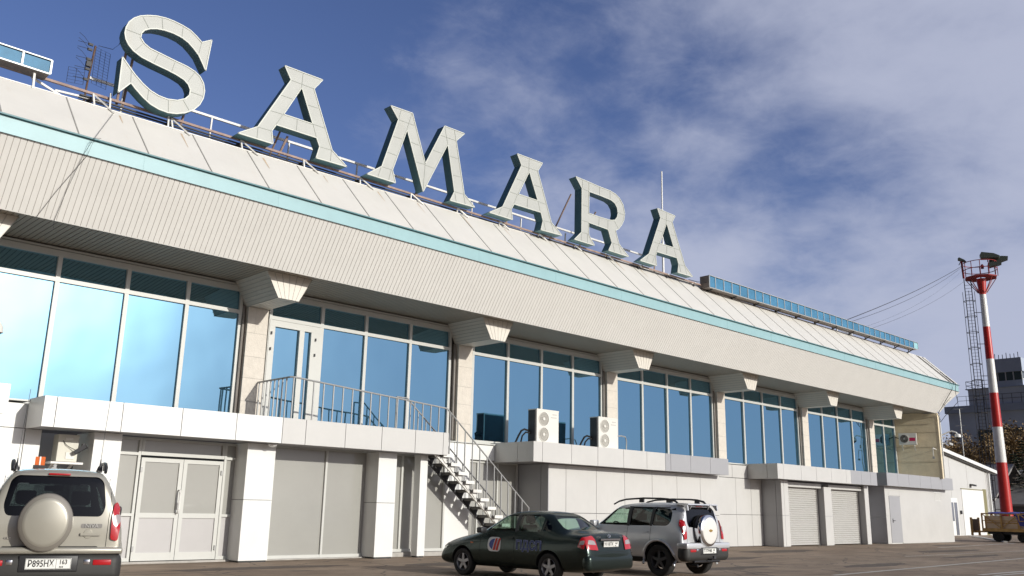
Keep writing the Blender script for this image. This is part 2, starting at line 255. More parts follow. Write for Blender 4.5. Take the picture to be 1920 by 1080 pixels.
LETTERS= {'A1':{'o':[[9.69,11.565],[10.759,11.581],[10.533,11.258],[11.17,9.824],[11.63,9.517],[10.736,9.492],[10.81,9.807],[10.706,10.008],[9.601,9.992],[9.499,9.802],[9.561,9.493],[8.668,9.481],[9.134,9.787],[9.886,11.258]],'h':[[[10.193,11.168],[10.569,10.331],[9.772,10.318]]],'s':[[[10.202,11.552],[10.192,11.183]],[[9.886,11.258],[10.533,11.258]],[[9.669,10.779],[9.978,10.787]],[[9.432,10.299],[9.743,10.308]],[[9.134,9.787],[9.499,9.802]],[[10.396,10.776],[10.696,10.792]],[[10.569,10.331],[10.92,10.334]],[[10.81,9.807],[11.17,9.824]],[[9.75,10.296],[9.6,10.003]],[[10.146,10.295],[10.146,10.014]],[[10.589,10.322],[10.705,10.023]],[[9.149,9.783],[9.147,9.498]],[[11.154,9.807],[11.151,9.51]]]},'M':{'o':[[12.865,11.613],[13.598,11.641],[14.112,10.332],[14.738,11.641],[15.48,11.646],[15.181,11.335],[15.545,9.83],[15.956,9.547],[15.035,9.514],[15.179,9.81],[14.875,11.133],[14.082,9.515],[13.443,11.109],[13.034,9.834],[13.155,9.509],[12.25,9.506],[12.686,9.835],[13.137,11.304]],'h':[],'s':[[[13.137,11.304],[13.687,11.311]],[[13.214,11.594],[13.154,11.327]],[[13.579,11.618],[13.442,11.125]],[[12.993,10.781],[13.305,10.792]],[[12.847,10.282],[13.144,10.276]],[[12.686,9.835],[13.034,9.834]],[[12.67,9.799],[12.588,9.518]],[[12.995,9.813],[12.933,9.52]],[[13.608,10.799],[13.881,10.791]],[[13.793,10.281],[14.113,10.309]],[[14.113,10.309],[14.08,9.547]],[[14.126,10.29],[14.418,10.288]],[[14.371,10.802],[14.684,10.803]],[[14.597,11.322],[15.16,11.335]],[[14.748,11.617],[14.874,11.153]],[[15.105,11.619],[15.173,11.339]],[[14.995,10.805],[15.276,10.821]],[[15.116,10.28],[15.389,10.3]],[[15.179,9.81],[15.545,9.83]],[[15.201,9.789],[15.262,9.537]],[[15.524,9.811],[15.6,9.547]]]},'A2':{'o':[[17.596,11.672],[18.702,11.691],[18.494,11.373],[19.125,9.858],[19.613,9.55],[18.663,9.516],[18.75,9.827],[18.654,10.068],[17.503,10.042],[17.393,9.857],[17.457,9.544],[16.516,9.538],[17.037,9.836],[17.789,11.355]],'h':[[[18.125,11.248],[18.511,10.41],[17.677,10.405]]],'s':[[[18.116,11.664],[18.11,11.263]],[[17.808,11.347],[18.494,11.373]],[[17.605,10.866],[17.891,10.862]],[[17.337,10.386],[17.625,10.378]],[[17.037,9.836],[17.393,9.857]],[[18.355,10.877],[18.659,10.878]],[[18.53,10.393],[18.861,10.384]],[[18.787,9.836],[19.125,9.858]],[[17.646,10.376],[17.51,10.062]],[[18.082,10.371],[18.066,10.08]],[[18.526,10.392],[18.635,10.082]],[[17.01,9.811],[16.9,9.556]],[[17.346,9.837],[17.223,9.554]],[[18.788,9.809],[18.885,9.549]],[[19.125,9.836],[19.242,9.565]]]},'R':{'o':[[20.25,11.684],[20.897,11.674],[21.434,11.656],[21.977,11.664],[22.255,11.62],[22.484,11.517],[22.659,11.336],[22.74,11.06],[22.697,10.824],[22.576,10.612],[22.397,10.422],[22.238,10.33],[22.418,9.911],[22.583,9.782],[22.929,9.569],[21.869,9.563],[22.047,9.855],[21.856,10.275],[20.874,10.285],[20.881,9.886],[20.97,9.76],[21.165,9.577],[20.189,9.561],[20.528,9.875],[20.546,11.368]],'h':[[[20.904,11.348],[21.432,11.36],[22.002,11.349],[22.209,11.29],[22.34,11.156],[22.371,10.968],[22.319,10.801],[22.201,10.681],[21.994,10.63],[21.427,10.601],[20.883,10.602]]],'s':[[[20.577,11.675],[20.585,11.397]],[[20.897,11.666],[20.883,10.61]],[[20.546,11.368],[20.896,11.354]],[[21.434,11.628],[21.432,11.371]],[[21.977,11.65],[21.974,11.355]],[[22.505,11.466],[22.292,11.306]],[[22.393,11.001],[22.717,10.998]],[[22.2,10.647],[22.397,10.431]],[[20.585,10.811],[20.883,10.826]],[[20.558,10.28],[20.867,10.291]],[[21.407,10.577],[21.385,10.292]],[[21.859,10.597],[21.848,10.282]],[[20.528,9.87],[20.874,9.892]],[[20.521,9.855],[20.521,9.578]],[[20.823,9.878],[20.823,9.58]],[[22.067,9.859],[22.405,9.872]],[[22.1,9.839],[22.186,9.572]],[[22.405,9.866],[22.538,9.579]]]},'A3':{'o':[[24.585,11.711],[25.654,11.686],[25.462,11.408],[26.18,9.924],[26.65,9.6],[25.719,9.583],[25.791,9.895],[25.697,10.115],[24.502,10.086],[24.433,9.92],[24.486,9.577],[23.547,9.568],[24.052,9.914],[24.762,11.396]],'h':[[[25.119,11.288],[25.514,10.458],[24.686,10.43]]],'s':[[[25.134,11.711],[25.11,11.3]],[[24.762,11.396],[25.462,11.408]],[[24.572,10.896],[24.867,10.896]],[[24.32,10.411],[24.642,10.42]],[[24.052,9.9],[24.42,9.907]],[[25.362,10.914],[25.677,10.931]],[[25.545,10.442],[25.893,10.449]],[[25.805,9.897],[26.156,9.906]],[[24.642,10.407],[24.503,10.105]],[[25.108,10.401],[25.098,10.139]],[[25.531,10.439],[25.68,10.125]],[[24.031,9.882],[23.919,9.633]],[[24.389,9.892],[24.254,9.636]],[[25.849,9.87],[25.916,9.636]],[[26.178,9.896],[26.294,9.614]]]},'S':{'o':[[7.82,11.487],[7.597,11.339],[7.457,11.439],[7.308,11.521],[7.126,11.563],[6.924,11.585],[6.728,11.581],[6.537,11.547],[6.353,11.481],[6.197,11.401],[6.07,11.295],[5.981,11.166],[5.935,11.018],[5.926,10.887],[5.962,10.756],[6.032,10.65],[6.147,10.555],[6.331,10.479],[6.595,10.433],[6.913,10.394],[7.112,10.359],[7.291,10.308],[7.4,10.23],[7.457,10.12],[7.452,9.987],[7.364,9.872],[7.202,9.777],[6.988,9.732],[6.795,9.741],[6.599,9.798],[6.423,9.899],[6.257,10.027],[6.153,10.126],[5.945,10.336],[5.955,9.524],[6.183,9.823],[6.281,9.734],[6.459,9.597],[6.635,9.495],[6.83,9.441],[7.023,9.43],[7.213,9.469],[7.4,9.55],[7.585,9.689],[7.706,9.853],[7.771,10.034],[7.783,10.21],[7.739,10.381],[7.648,10.507],[7.512,10.589],[7.329,10.639],[7.102,10.665],[6.78,10.707],[6.487,10.747],[6.35,10.811],[6.26,10.914],[6.266,11.02],[6.325,11.117],[6.434,11.196],[6.571,11.254],[6.737,11.288],[6.932,11.298],[7.133,11.274],[7.291,11.213],[7.428,11.117],[7.555,11.007],[7.647,10.868],[7.756,10.7]],'h':[],'s':[[[7.597,11.339],[7.562,11.063]],[[7.141,11.543],[7.138,11.3]],[[6.656,11.567],[6.707,11.297]],[[6.256,11.405],[6.405,11.202]],[[5.942,10.978],[6.243,10.979]],[[6.319,10.778],[6.19,10.585]],[[6.677,10.7],[6.602,10.438]],[[7.052,10.63],[7.004,10.384]],[[7.514,10.563],[7.391,10.306]],[[7.454,10.079],[7.776,10.076]],[[7.326,9.838],[7.49,9.636]],[[7.01,9.714],[7.041,9.444]],[[6.566,9.837],[6.57,9.547]],[[6.161,10.117],[6.182,9.831]]]}}
# ================================================================== setting: ground, markings
asph = bpy.data.materials.new('asphalt'); asph.use_nodes = True
def build_asphalt():
    nt = asph.node_tree; n = nt.nodes; l = nt.links; b = n['Principled BSDF']; b.inputs['Roughness'].default_value = 0.85
    tc = n.new('ShaderNodeTexCoord')
    def noise(s, d, r=0.6, dist=0, sc=(1, 1, 1)):
        mp = n.new('ShaderNodeMapping'); mp.inputs['Scale'].default_value = sc; l.new(tc.outputs['Object'], mp.inputs[0])
        t = n.new('ShaderNodeTexNoise'); t.inputs['Scale'].default_value = s; t.inputs['Detail'].default_value = d; t.inputs['Roughness'].default_value = r; t.inputs['Distortion'].default_value = dist; l.new(mp.outputs[0], t.inputs['Vector']); return t.outputs[0]
    def ramp(src, a, b_, ca, cb):
        r = n.new('ShaderNodeValToRGB'); r.color_ramp.elements[0].position = a; r.color_ramp.elements[1].position = b_; r.color_ramp.elements[0].color = (*ca, 1); r.color_ramp.elements[1].color = (*cb, 1); l.new(src, r.inputs[0]); return r.outputs[0]
    def mix(mode, fac, a, b_):
        m = n.new('ShaderNodeMixRGB'); m.blend_type = mode
        if isinstance(fac, float): m.inputs[0].default_value = fac
        else: l.new(fac, m.inputs[0])
        l.new(a, m.inputs[1]); 
        if isinstance(b_, tuple): m.inputs[2].default_value = b_
        else: l.new(b_, m.inputs[2])
        return m.outputs[0]
    c = ramp(noise(0.35, 8), 0.3, 0.7, (0.225, 0.160, 0.108), (0.350, 0.265, 0.190))
    c = mix('MULTIPLY', 0.8, c, ramp(noise(2.2, 7, 0.7, 0.4, (0.35, 1.0, 1)), 0.32, 0.62, (0.60, 0.58, 0.56), (1.05, 1.05, 1.05)))
    c = mix('MULTIPLY', 1.0, c, ramp(noise(60, 3, 0.8), 0.3, 0.7, (0.78, 0.78, 0.78), (1.18, 1.18, 1.18)))
    # oil stains
    c = mix('MIX', ramp(noise(0.8, 3, 0.5, 0.6), 0.64, 0.72, (0, 0, 0), (0.45, 0.45, 0.45)), c, (0.07, 0.062, 0.055, 1))
    # cracks
    v = n.new('ShaderNodeTexVoronoi'); v.feature = 'DISTANCE_TO_EDGE'; v.inputs['Scale'].default_value = 0.42
    dm = n.new('ShaderNodeMixRGB'); dm.blend_type = 'ADD'; dm.inputs[0].default_value = 0.35; l.new(tc.outputs['Object'], dm.inputs[1])
    nn = n.new('ShaderNodeTexNoise'); nn.inputs['Scale'].default_value = 2.0; nn.inputs['Detail'].default_value = 6; l.new(tc.outputs['Object'], nn.inputs['Vector']); l.new(nn.outputs['Color'], dm.inputs[2]); l.new(dm.outputs[0], v.inputs['Vector'])
    c = mix('MIX', ramp(v.outputs['Distance'], 0.0, 0.012, (0.85, 0.85, 0.85), (0, 0, 0)), c, (0.05, 0.043, 0.038, 1))
    l.new(c, b.inputs['Base Color'])
    bp_ = n.new('ShaderNodeBump'); bp_.inputs['Strength'].default_value = 0.5; bp_.inputs['Distance'].default_value = 0.01; l.new(noise(40, 4, 0.8), bp_.inputs['Height']); l.new(bp_.outputs[0], b.inputs['Normal'])
build_asphalt()
g = MB(); g.face([(-1500, -1500, 0), (2500, -1500, 0), (2500, 2500, 0), (-1500, 2500, 0)])
tag(g.build('asphalt_ground', asph), kind='structure')
linem = mat('worn_line_paint', (0.50, 0.48, 0.44), 0.8, var=0.25, vscale=3, dirt=0.85, strcol=(0.20, 0.17, 0.15))
mk = MB()
for a, b, wd in (((40.3, 15.5), (52.9, 16.4), .14), ((18.9, 9.5), (38.0, 10.28), .12), ((22.4, 7.75), (29, 7.45), .14), ((22.4, 7.45), (29, 7.15), .12), ((30, 12.6), (50, 12.2), .08)):
    a = Vector((*a, 0)); b = Vector((*b, 0)); d = (b-a).normalized(); s = Vector((-d.y, d.x, 0))*wd/2
    N = 14
    for k in range(N):
        p = a.lerp(b, k/N); q = a.lerp(b, (k+1)/N); z = Vector((0, 0, 0.004)); mk.face([p-s+z, q-s+z, q+s+z, p+s+z])
tag(mk.build('ground_marking', linem), kind='structure')
pt = mat('old_asphalt_patch', (0.12, 0.092, 0.072), 0.9, var=.3, vscale=2.5, bump=.4, bscale=40); dustm = mat('dust_and_sand', (0.30, 0.24, 0.175), 0.95, var=.35, vscale=3)
rp_ = random.Random(12); pm_ = MB()
for (x, y, a, b) in ((9.5, 16.9, 2.2, .35), (14, 16.2, 1.6, .5), (22, 14.6, 2.6, .5), (29, 16.5, 2.2, .6), (37, 13.8, 3.0, .5), (24, 10.8, 2.0, .35), (45, 16.6, 2.4, .35), (33, 11.5, 2.6, .3), (19, 12.0, 1.8, .3), (41, 11.0, 3.2, .5)):
    n_ = 22; pm_.face([(x+a*cos(2*pi*k/n_)*rp_.uniform(.75, 1.15), y+b*sin(2*pi*k/n_)*rp_.uniform(.7, 1.2), .003) for k in range(n_)])
tag(pm_.build('asphalt_patch', pt), kind='structure')
ds = MB(); x = 5.0
while x < 50:
    w1, w2 = rp_.uniform(.05, .35), rp_.uniform(.05, .35); y = 18.56 if x > 19.5 else (18.98 if x > 7 else 18.6); ds.face([(x, y-w1, .005), (x+.8, y-w2, .005), (x+.8, y+.06, .005), (x, y+.06, .005)]); x += .8
tag(ds.build('dust_strip', dustm), kind='structure')
kb = MB(); a = Vector((68.2, 23.9, 0.03)); b = Vector((54, 17.2, 0.03)); d = (b-a).normalized(); s = Vector((-d.y, d.x, 0))*0.10
kb.obox((a+b)/2, (b-a)/2, s, (0, 0, 0.035)); tag(kb.build('kerb', mat('pale_kerb', (0.6, 0.59, 0.56), 0.8, var=0.15, vscale=4)), kind='structure')
hill_m = mat('grass_bank', (0.10, 0.085, 0.045), 0.9, var=0.4, vscale=0.3)
h = MB(); N = 26; row = []
for i in range(N+1):
    for j in range(9):
        x = 104+i*6; t = j/8; y = 18+t*60+4*sin(i*.7); z = (0.2+4.2*math.sin(min(1, t*1.6)*pi/2))*min(1, i/3+.02)+0.5*sin(i*1.3+j)*t
        h.v.append((x, y, max(z, -0.1)))
for i in range(N):
    for j in range(8): h.f.append((i*9+j, (i+1)*9+j, (i+1)*9+j+1, i*9+j+1)); h.m.append(0)
tag(h.build('grass_bank', hill_m, smooth=True), kind='structure')

# ================================================================== terminal building
T = thing('airport_terminal', 'long two storey airport terminal with overhanging cream eaves and blue mirror windows', 'building', (24, 19.9, 0))
YSF, ZSF = 17.9, 6.45; YBB, ZBB = 17.14, 7.62; YBT, ZBT = 17.12, 7.952; YDR, ZDR = 17.055, 7.967; ZSO = 6.51
X0, XE = -12.0, 48.9
GY = 19.95
def zb(x): # the eaves rise and fall a little along the building
    return 0.0
def roof_h(x): return 1.10+0.0235*(x-3.8) if x < 28 else 1.42+0.006*(x-28)
# fascia
m = MB(); m.ribbed((X0, YSF, ZSF), (47.9, YSF, ZSF), (X0, YBB, ZBB), (47.9, YBB, ZBB), 0.111, 0.010, 0.010, 0, 1)
m.face([(47.9, YSF, ZSF), (47.9, 22, ZSF), (49.3, 22, ZBB), (49.3, YBB, ZBB)]); m.face([(47.9, YSF, ZSF), (49.3, YBB, ZBB), (47.9, YBB, ZBB)])
m.box(X0, 47.9, YSF+.002, YSF+.02, ZSF, ZSO+.02)
m.build('fascia', [cream, groove], T, fix=False)
m = MB(); 
sx0 = X0
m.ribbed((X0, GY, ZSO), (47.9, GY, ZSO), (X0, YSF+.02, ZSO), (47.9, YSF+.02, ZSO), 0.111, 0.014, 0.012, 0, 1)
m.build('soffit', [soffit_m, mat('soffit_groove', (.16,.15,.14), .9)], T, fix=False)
m = MB(); m.box(X0, 49.15, YBT, YBT+.03, ZBB+.012, ZBT); m.box(49.12, 49.15, YBT+.03, 22, ZBB+.012, ZBT)
for x in range(int(X0), 49, 3): m.box(x+.3, x+.345, YBT-.004, YBT, ZBB+.012, ZBT-.01)
m.build('fascia_band', band_m, T)
m = MB(); m.box(X0, 49.2, YDR, YBT+.03, ZBT+.001, ZDR+.012); m.box(X0, 49.2, YBB+.002, YBB+.08, ZBB-.012, ZBB+.010, 1)
m.build('drip_edge', [band_d, black_m], T)
# sloping roof
m = MB(); xs = [X0+k*1.335 for k in range(0, 46)]; xs = [x for x in xs if x < 49]; xs.append(49.0)
off = 5.01 - min(xs, key=lambda x: abs(x-5.01)); xs = [x+off if X0 < x < 49 else x for x in xs]
for a, b in zip(xs, xs[1:]):
    ha, hb = roof_h(a), roof_h(b); p = [(a, YDR, ZDR+.013), (b, YDR, ZDR+.013), (b, YDR+hb, ZDR+.013+hb), (a, YDR+ha, ZDR+.013+ha)]
    m.face(p); m.face([p[3], p[2], (b, YDR+hb+14, ZDR+hb-.1), (a, YDR+ha+14, ZDR+ha-.1)])
m.face([(49.0, YDR, ZDR+.013), (49.0, YDR+roof_h(49), ZDR+roof_h(49)+.013), (49, 32, ZDR+roof_h(49)-.1), (49, 32, ZDR)])
for a in xs[:-1]:
    h_ = roof_h(a); c = Vector((a, YDR+h_/2, ZDR+.015+h_/2)); m.obox(c, (0.011, 0, 0), Vector((0, 1, 1))*(h_/2), Vector((0, -1, 1)).normalized()*0.009, 1)
for a in (47.75, 47.95, 48.5):
    h_ = roof_h(a); c = Vector((a, YDR+h_/2, ZDR+.02+h_/2)); m.obox(c, (0.022, 0, 0), Vector((0, 1, 1))*(h_/2), Vector((0, -1, 1)).normalized()*0.02, 1)
roof = m.build('roof', [roof_m, seam_m], T, fix=False)
x = 5.72; rr_ = random.Random(3)
while x < 27.5:
    L = rr_.uniform(.18, .5); w_ = rr_.uniform(.012, .03); yt_ = YDR+roof_h(x)-.1; zt_ = ZDR+roof_h(x)-.1+.019; xo = x+rr_.choice((0, .33))
    m = MB(); m.face([(xo-w_, yt_, zt_), (xo+w_, yt_, zt_), (xo+w_*.2, yt_-L, zt_-L), (xo-w_*.3, yt_-L*.9, zt_-L*.9)]); x += 1.668; m.build('rust_run', mat('rust_run', (.56, .43, .29), .7, var=.2, vscale=8), roof, fix=False)
m = MB()
for a, b in zip(xs, xs[1:]): m.bar((a, YDR+roof_h(a), ZDR+roof_h(a)+.02), (b, YDR+roof_h(b), ZDR+roof_h(b)+.02), .03, .02)
m.build('roof_flashing', cream, roof)
# main body behind
m = MB(); m.box(X0, 47.6, 20.12, 32, 0.0, 7.9); m.box(X0, 48.2, 21.5, 32, 7.9, 8.9)
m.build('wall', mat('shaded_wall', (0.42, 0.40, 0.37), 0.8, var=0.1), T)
# wing wall at the far end
m = MB(); pl = [(47.47, 20.1), (48.12, 17.97), (48.34, 17.97), (48.34, 24), (47.6, 24)]
m.prism(pl, 3.16, 6.50, 0, 'xy')
ww = m.build('end_wall', yellow_wall, T)
m = MB()
for z in (4.0, 4.75, 5.5): 
    a = Vector((47.465, 20.0, z)); b = Vector((48.115, 17.97, z)); d = (b-a).normalized(); m.obox((a+b)/2, (b-a)/2, Vector((-d.y, d.x, 0))*.004, (0, 0, .006))
m.build('wall_joint', mat('joint', (0.36, 0.30, 0.21), .9), ww)
# bracket beams and pillars
CX = [10.46+6.78*k for k in range(-3, 6)]; CX[2] = 3.96
for c in CX:
    zb_, zt = 5.92, 6.509; wb_, wt = 0.275, 0.60; yf, ybk = 18.36, 19.93
    m = MB()
    yt = 18.38
    m.ribbed((c-wb_, yf, zb_), (c+wb_, yf, zb_), (c-wt, yt, zt), (c+wt, yt, zt), 0.085, 0.010, 0.008, 0, 1)
    for s in (-1, 1):
        a = (c+s*wb_, yf, zb_), (c+s*wt, yt, zt), (c+s*wb_, ybk, zb_), (c+s*wt, ybk, zt)
        if s > 0: m.ribbed(a[0], a[1], a[2], a[3], 0.10, 0.014, 0.012, 0, 1)
        else: m.ribbed(a[1], a[0], a[3], a[2], 0.10, 0.014, 0.012, 0, 1)
    m.ribbed((c+wb_, yf, zb_), (c-wb_, yf, zb_), (c+wb_, ybk, zb_), (c-wb_, ybk, zb_), 0.09, 0.012, 0.010, 0, 1)
    m.build('bracket', [bracket_m, groove], T, fix=False)
    m = MB(); z = 3.0; 
    hs = [3.0, 3.62, 4.18, 4.70, 5.28, 5.915]
    for a, b in zip(hs, hs[1:]):
        if random.random() < .5: m.box(c-.27, c+.27, 19.75, 20.2, a+.004, b-.003)
        else:
            q = random.uniform(-.1, .12); m.box(c-.27, c+q-.002, 19.75, 20.2, a+.004, b-.003); m.box(c+q+.002, c+.27, 19.752, 20.2, a+.004, b-.003)
    m.box(c-.262, c+.262, 19.756, 20.19, 3.0, 5.91, 1)
    pil = m.build('pillar', [stone, seam_m], T)
    m = MB(); m.tube([(c-.335, 19.86, 3.15), (c-.335, 19.86, 5.6), (c-.32, 19.9, 5.95)], .035, 8); m.build('downpipe', mat('grey_pipe', (.22, .2, .18), .6, var=.2), pil, smooth=True)
# window bays
for j, c in enumerate(CX):
    x0 = c+.40; x1 = c+6.78-.36; 
    if j == 2: mul = [4.33, 5.85, 7.31, 8.71, 10.10]
    elif j == 3: mul = [10.84, 12.38, 13.77, 15.29, 16.80]
    elif j == len(CX)-1: mul = [44.76, 46.05, 47.42]
    else: mul = [x0+(x1-x0)*k/4 for k in range(5)]
    x0, x1 = mul[0], mul[-1]
    z0, zt, z1 = 3.13, 5.755, 6.385; fm = MB(); yf = GY-.055
    for k, x in enumerate(mul):
        w_ = .045 if 0 < k < len(mul)-1 else .04
        xx = x+(.04 if k == 0 else (-.04 if k == len(mul)-1 else 0)); fm.box(xx-w_, xx+w_, yf, GY+.03, z0, z1-.1)
    fm.box(x0, x1, yf+.003, GY+.03, z0-.06, z0+.075); fm.box(x0, x1, yf-.004, GY+.03, zt-.02, zt+.07); fm.box(x0-.1, x1+.1, yf-.002, GY+.04, z1-.1, z1+.03)
    fm.box(x0-.12, x1+.12, yf+.004, GY+.03, z1+.045, ZSO-.035, 0)
    if j == 3:
        for a, b in ((10.86, 11.02), (11.72, 11.86), (12.06, 12.34)): fm.box(a, b, yf-.012, GY+.02, z0, zt-.14)
        fm.box(10.86, 12.34, yf-.015, GY+.02, zt-.19, zt-.03)
    wn = fm.build('window', frame_m, T)
    pm = MB()
    for k, (a, b) in enumerate(zip(mul, mul[1:])):
        for (q0, q1) in ((z0+.02, zt), (zt+.05, z1-.05)):
            ty = random.uniform(-.006, .006); tz = random.uniform(-.008, .008)
            if q0 > 5: ty *= .5; tz = .022
            pm.face([(a+.01, GY+ty, q0), (b-.01, GY-ty, q0), (b-.01, GY-ty+tz, q1), (a+.01, GY+ty+tz, q1)])
    if j == len(CX)-1: pass
    pm.build('pane', glass, wn, fix=False)
    hm = MB()
    if j == 3:
        for zq in (4.95, 5.35):
            for xq in (10.9, 12.17): hm = MB(); hm.box(xq, xq+.03, yf-.05, yf-.012, zq, zq+.07); hm.build('door_hinge', dark_st, wn)
# reveal strips beside pillars, top wall
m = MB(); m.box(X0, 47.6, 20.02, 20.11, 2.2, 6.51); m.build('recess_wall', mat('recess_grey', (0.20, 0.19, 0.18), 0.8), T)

# canopy boxes clad with panels
def clad(mb, x0, x1, z0, z1, y, joints, gap=0.014, th=0.03, mis=None, zj=()):
    """panels facing -Y"""
    xs_ = [x0]+[j for j in joints if x0 < j < x1]+[x1]; zs = [z0]+[q for q in zj if z0 < q < z1]+[z1]
    for i, (a, b) in enumerate(zip(xs_, xs_[1:])):
        mi = mis((a+b)/2) if mis else 0
        for c, d in zip(zs, zs[1:]):
            t = random.uniform(0, .002)
            mb.box(a+(gap/2 if i else 0), b-(gap/2 if b < x1 else 0), y-t, y+th, c+(gap/2 if c > z0 else 0), d-(gap/2 if d < z1 else 0), mi)
def clad_side(mb, x, y0, y1, z0, z1, joints, gap=0.014, th=0.03, mi=0, zj=()):
    ys = [y0]+[j for j in joints if y0 < j < y1]+[y1]; zs = [z0]+[q for q in zj if z0 < q < z1]+[z1]
    for i, (a, b) in enumerate(zip(ys, ys[1:])):
        for c, d in zip(zs, zs[1:]):
            mb.box(x, x+th, a+(gap/2 if i else 0), b-(gap/2 if b < y1 else 0), c+(gap/2 if c > z0 else 0), d-(gap/2 if d < z1 else 0), mi)
CY = 18.1; CT, CB = 3.145, 2.575
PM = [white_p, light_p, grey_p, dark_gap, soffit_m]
def canopy(x0, x1, y, ct, cb, joints, mis, yback, sidey=()):
    m = MB(); clad(m, x0, x1, cb, ct, y, joints, mis=mis)
    clad_side(m, x0, y+.032, yback, cb, ct, sidey, mi=mis(x0)); m.box(x1-.03, x1, y+.032, yback, cb, ct, mis(x1-.01))
    m.box(x0+.032, x1-.032, y+.034, y+.05, cb+.01, ct-.03, 3)
    m.box(x0+.031, x1-.031, y+.052, yback-.002, ct-.03, ct-.004, 1); m.box(x0+.031, x1-.031, y+.052, yback-.002, cb+.002, cb+.02, 2)
    return m.build('canopy', PM, T)
j1 = [5.62, 6.86, 8.08, 9.30, 10.42, 11.02, 12.1, 13.16, 14.2, 15.12]
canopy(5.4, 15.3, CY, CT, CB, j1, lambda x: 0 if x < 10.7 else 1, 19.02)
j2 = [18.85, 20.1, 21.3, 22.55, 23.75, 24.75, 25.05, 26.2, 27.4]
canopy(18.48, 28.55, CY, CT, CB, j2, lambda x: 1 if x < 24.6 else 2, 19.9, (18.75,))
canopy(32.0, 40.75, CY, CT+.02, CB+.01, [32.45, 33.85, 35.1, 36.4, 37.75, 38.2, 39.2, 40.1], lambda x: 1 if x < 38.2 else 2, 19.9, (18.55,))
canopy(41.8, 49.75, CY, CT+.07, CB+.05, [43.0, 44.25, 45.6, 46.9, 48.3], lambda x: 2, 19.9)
m = MB(); clad(m, X0, 4.95, 2.8, 3.36, 18.7, [-10.8, -9.5, -8.2, -6.9, -5.6, -4.3, -3, -1.7, -.4, .9, 2.2, 3.5], mis=lambda x: 0); m.box(X0, 4.94, 18.732, 19.05, 2.81, 3.35, 0)
m.build('canopy', PM, T)
# upper wall strips between canopies
m = MB(); clad(m, 15.3, 18.47, 2.62, 3.06, 19.72, [16.9], mis=lambda x: 0); m.box(15.35, 18.46, 19.76, 20.0, 2.6, 3.08, 3); m.build('wall_cladding', PM, T); m = MB()
clad(m, 28.57, 31.99, 2.6, 3.09, 19.43, [29.6, 30.9], mis=lambda x: 1); m.box(28.6, 31.98, 19.47, 20.0, 2.6, 3.1, 3)
m.build('wall_cladding', PM, T)
for q in ((15.35, 18.45, 19.66, 20.0, 3.072, 3.10), (28.57, 31.98, 19.38, 20.0, 3.112, 3.125), (4.97, 5.39, 18.95, 20.0, 3.09, 3.12)):
    m = MB(); m.box(*q); m.build('window_ledge', frame_m, T)

# ground floor ------------------------------------------------
FM = [frame_m, film, film_lo, dark_gap, white_p]
def win_frame(x0, x1, y, z0, z1, mull, trans=(), w=0.055, name='window', board_below=None, mats=FM):
    m = MB(); m.box(x0, x1, y, y+.08, z0, z0+w*1.3); m.box(x0, x1, y, y+.08, z1-w, z1)
    for x in [x0+w/2, x1-w/2]+list(mull): m.box(x-w/2, x+w/2, y-.003, y+.08, z0, z1)
    for z in trans: m.box(x0, x1, y-.006, y+.08, z-w/2, z+w/2)
    ob = m.build(name, mats, T)
    p = MB(); zz = board_below if board_below else z0
    p.box(x0+.01, x1-.01, y+.045, y+.06, zz, z1-.01, 1)
    if board_below: p.box(x0+.01, x1-.01, y+.043, y+.06, z0+.01, zz, 2)
    p.build('pane', mats, ob)
    return ob
DY = 19.1
# side lights and over light of the entrance
win_frame(7.12, 7.72, DY, 0.05, 2.56, [], [2.22, 0.98], board_below=0.98)
win_frame(9.60, 10.08, DY, 0.05, 2.56, [], [2.22, 0.98], board_below=0.98)
win_frame(7.725, 9.595, DY, 2.2, 2.56, [])
def door_leaf(x0, x1, handle):
    m = MB(); w_ = .085; y = DY-.02; z0, z1 = 0.06, 2.15
    for x in (x0+w_/2, x1-w_/2): m.box(x-w_/2, x+w_/2, y, y+.07, z0, z1)
    for z, q in ((z0+.08, .16), (.97, .10), (z1-w_/2, w_)): m.box(x0+.01, x1-.01, y+.002, y+.068, z-q/2, z+q/2)
    d = m.build('door', frame_m, T)
    p = MB(); p.box(x0+.05, x1-.05, y+.03, y+.045, .98, z1-.05, 0); p.build('pane', film, d)
    p = MB(); p.box(x0+.05, x1-.05, y+.03, y+.045, .1, .97, 0); p.build('door_panel', film_lo, d)
    p = MB()
    hx = x0+.02 if handle < 0 else x1-.02
    for z in (.3, 1.9): p = MB(); p.box(hx-.03, hx+.01, y-.03, y-.001, z-.05, z+.05); p.build('hinge', steel, d)
    if handle < 0:
        p = MB(); x = x1-.05; p.tube([(x, y, 1.02), (x, y-.09, 1.03), (x, y-.10, 1.1), (x, y-.10, 1.42), (x, y-.09, 1.49), (x, y, 1.5)], .018, 8); p.box(x-.02, x+.05, y-.03, y-.002, 1.1, 1.24); p.build('handle', steel_w, d, smooth=True)
door_leaf(7.74, 8.655, -1); door_leaf(8.665, 9.58, 1)
# columns
def column(x0, x1, y0, y1, z1=2.572, mi=0, zj=(1.33,)):
    m = MB(); 
    zs = [0.03]+list(zj)+[z1]
    for a, b in zip(zs, zs[1:]): m.box(x0, x1, y0, y1, a+.007, b-.004, mi)
    m.box(x0+.02, x1-.02, y0+.02, y1-.02, 0, z1, 3); m.build('column', PM, T)
column(6.56, 7.10, 18.6, 19.6); column(9.88, 10.58, 18.6, 19.3); column(13.47, 14.03, 18.6, 19.3)
column(14.80, 15.04, 18.6, 18.85, zj=())
# shop style glazing right of the first column
win_frame(10.60, 13.72, DY, 0.03, 2.6, [12.28], name='window')
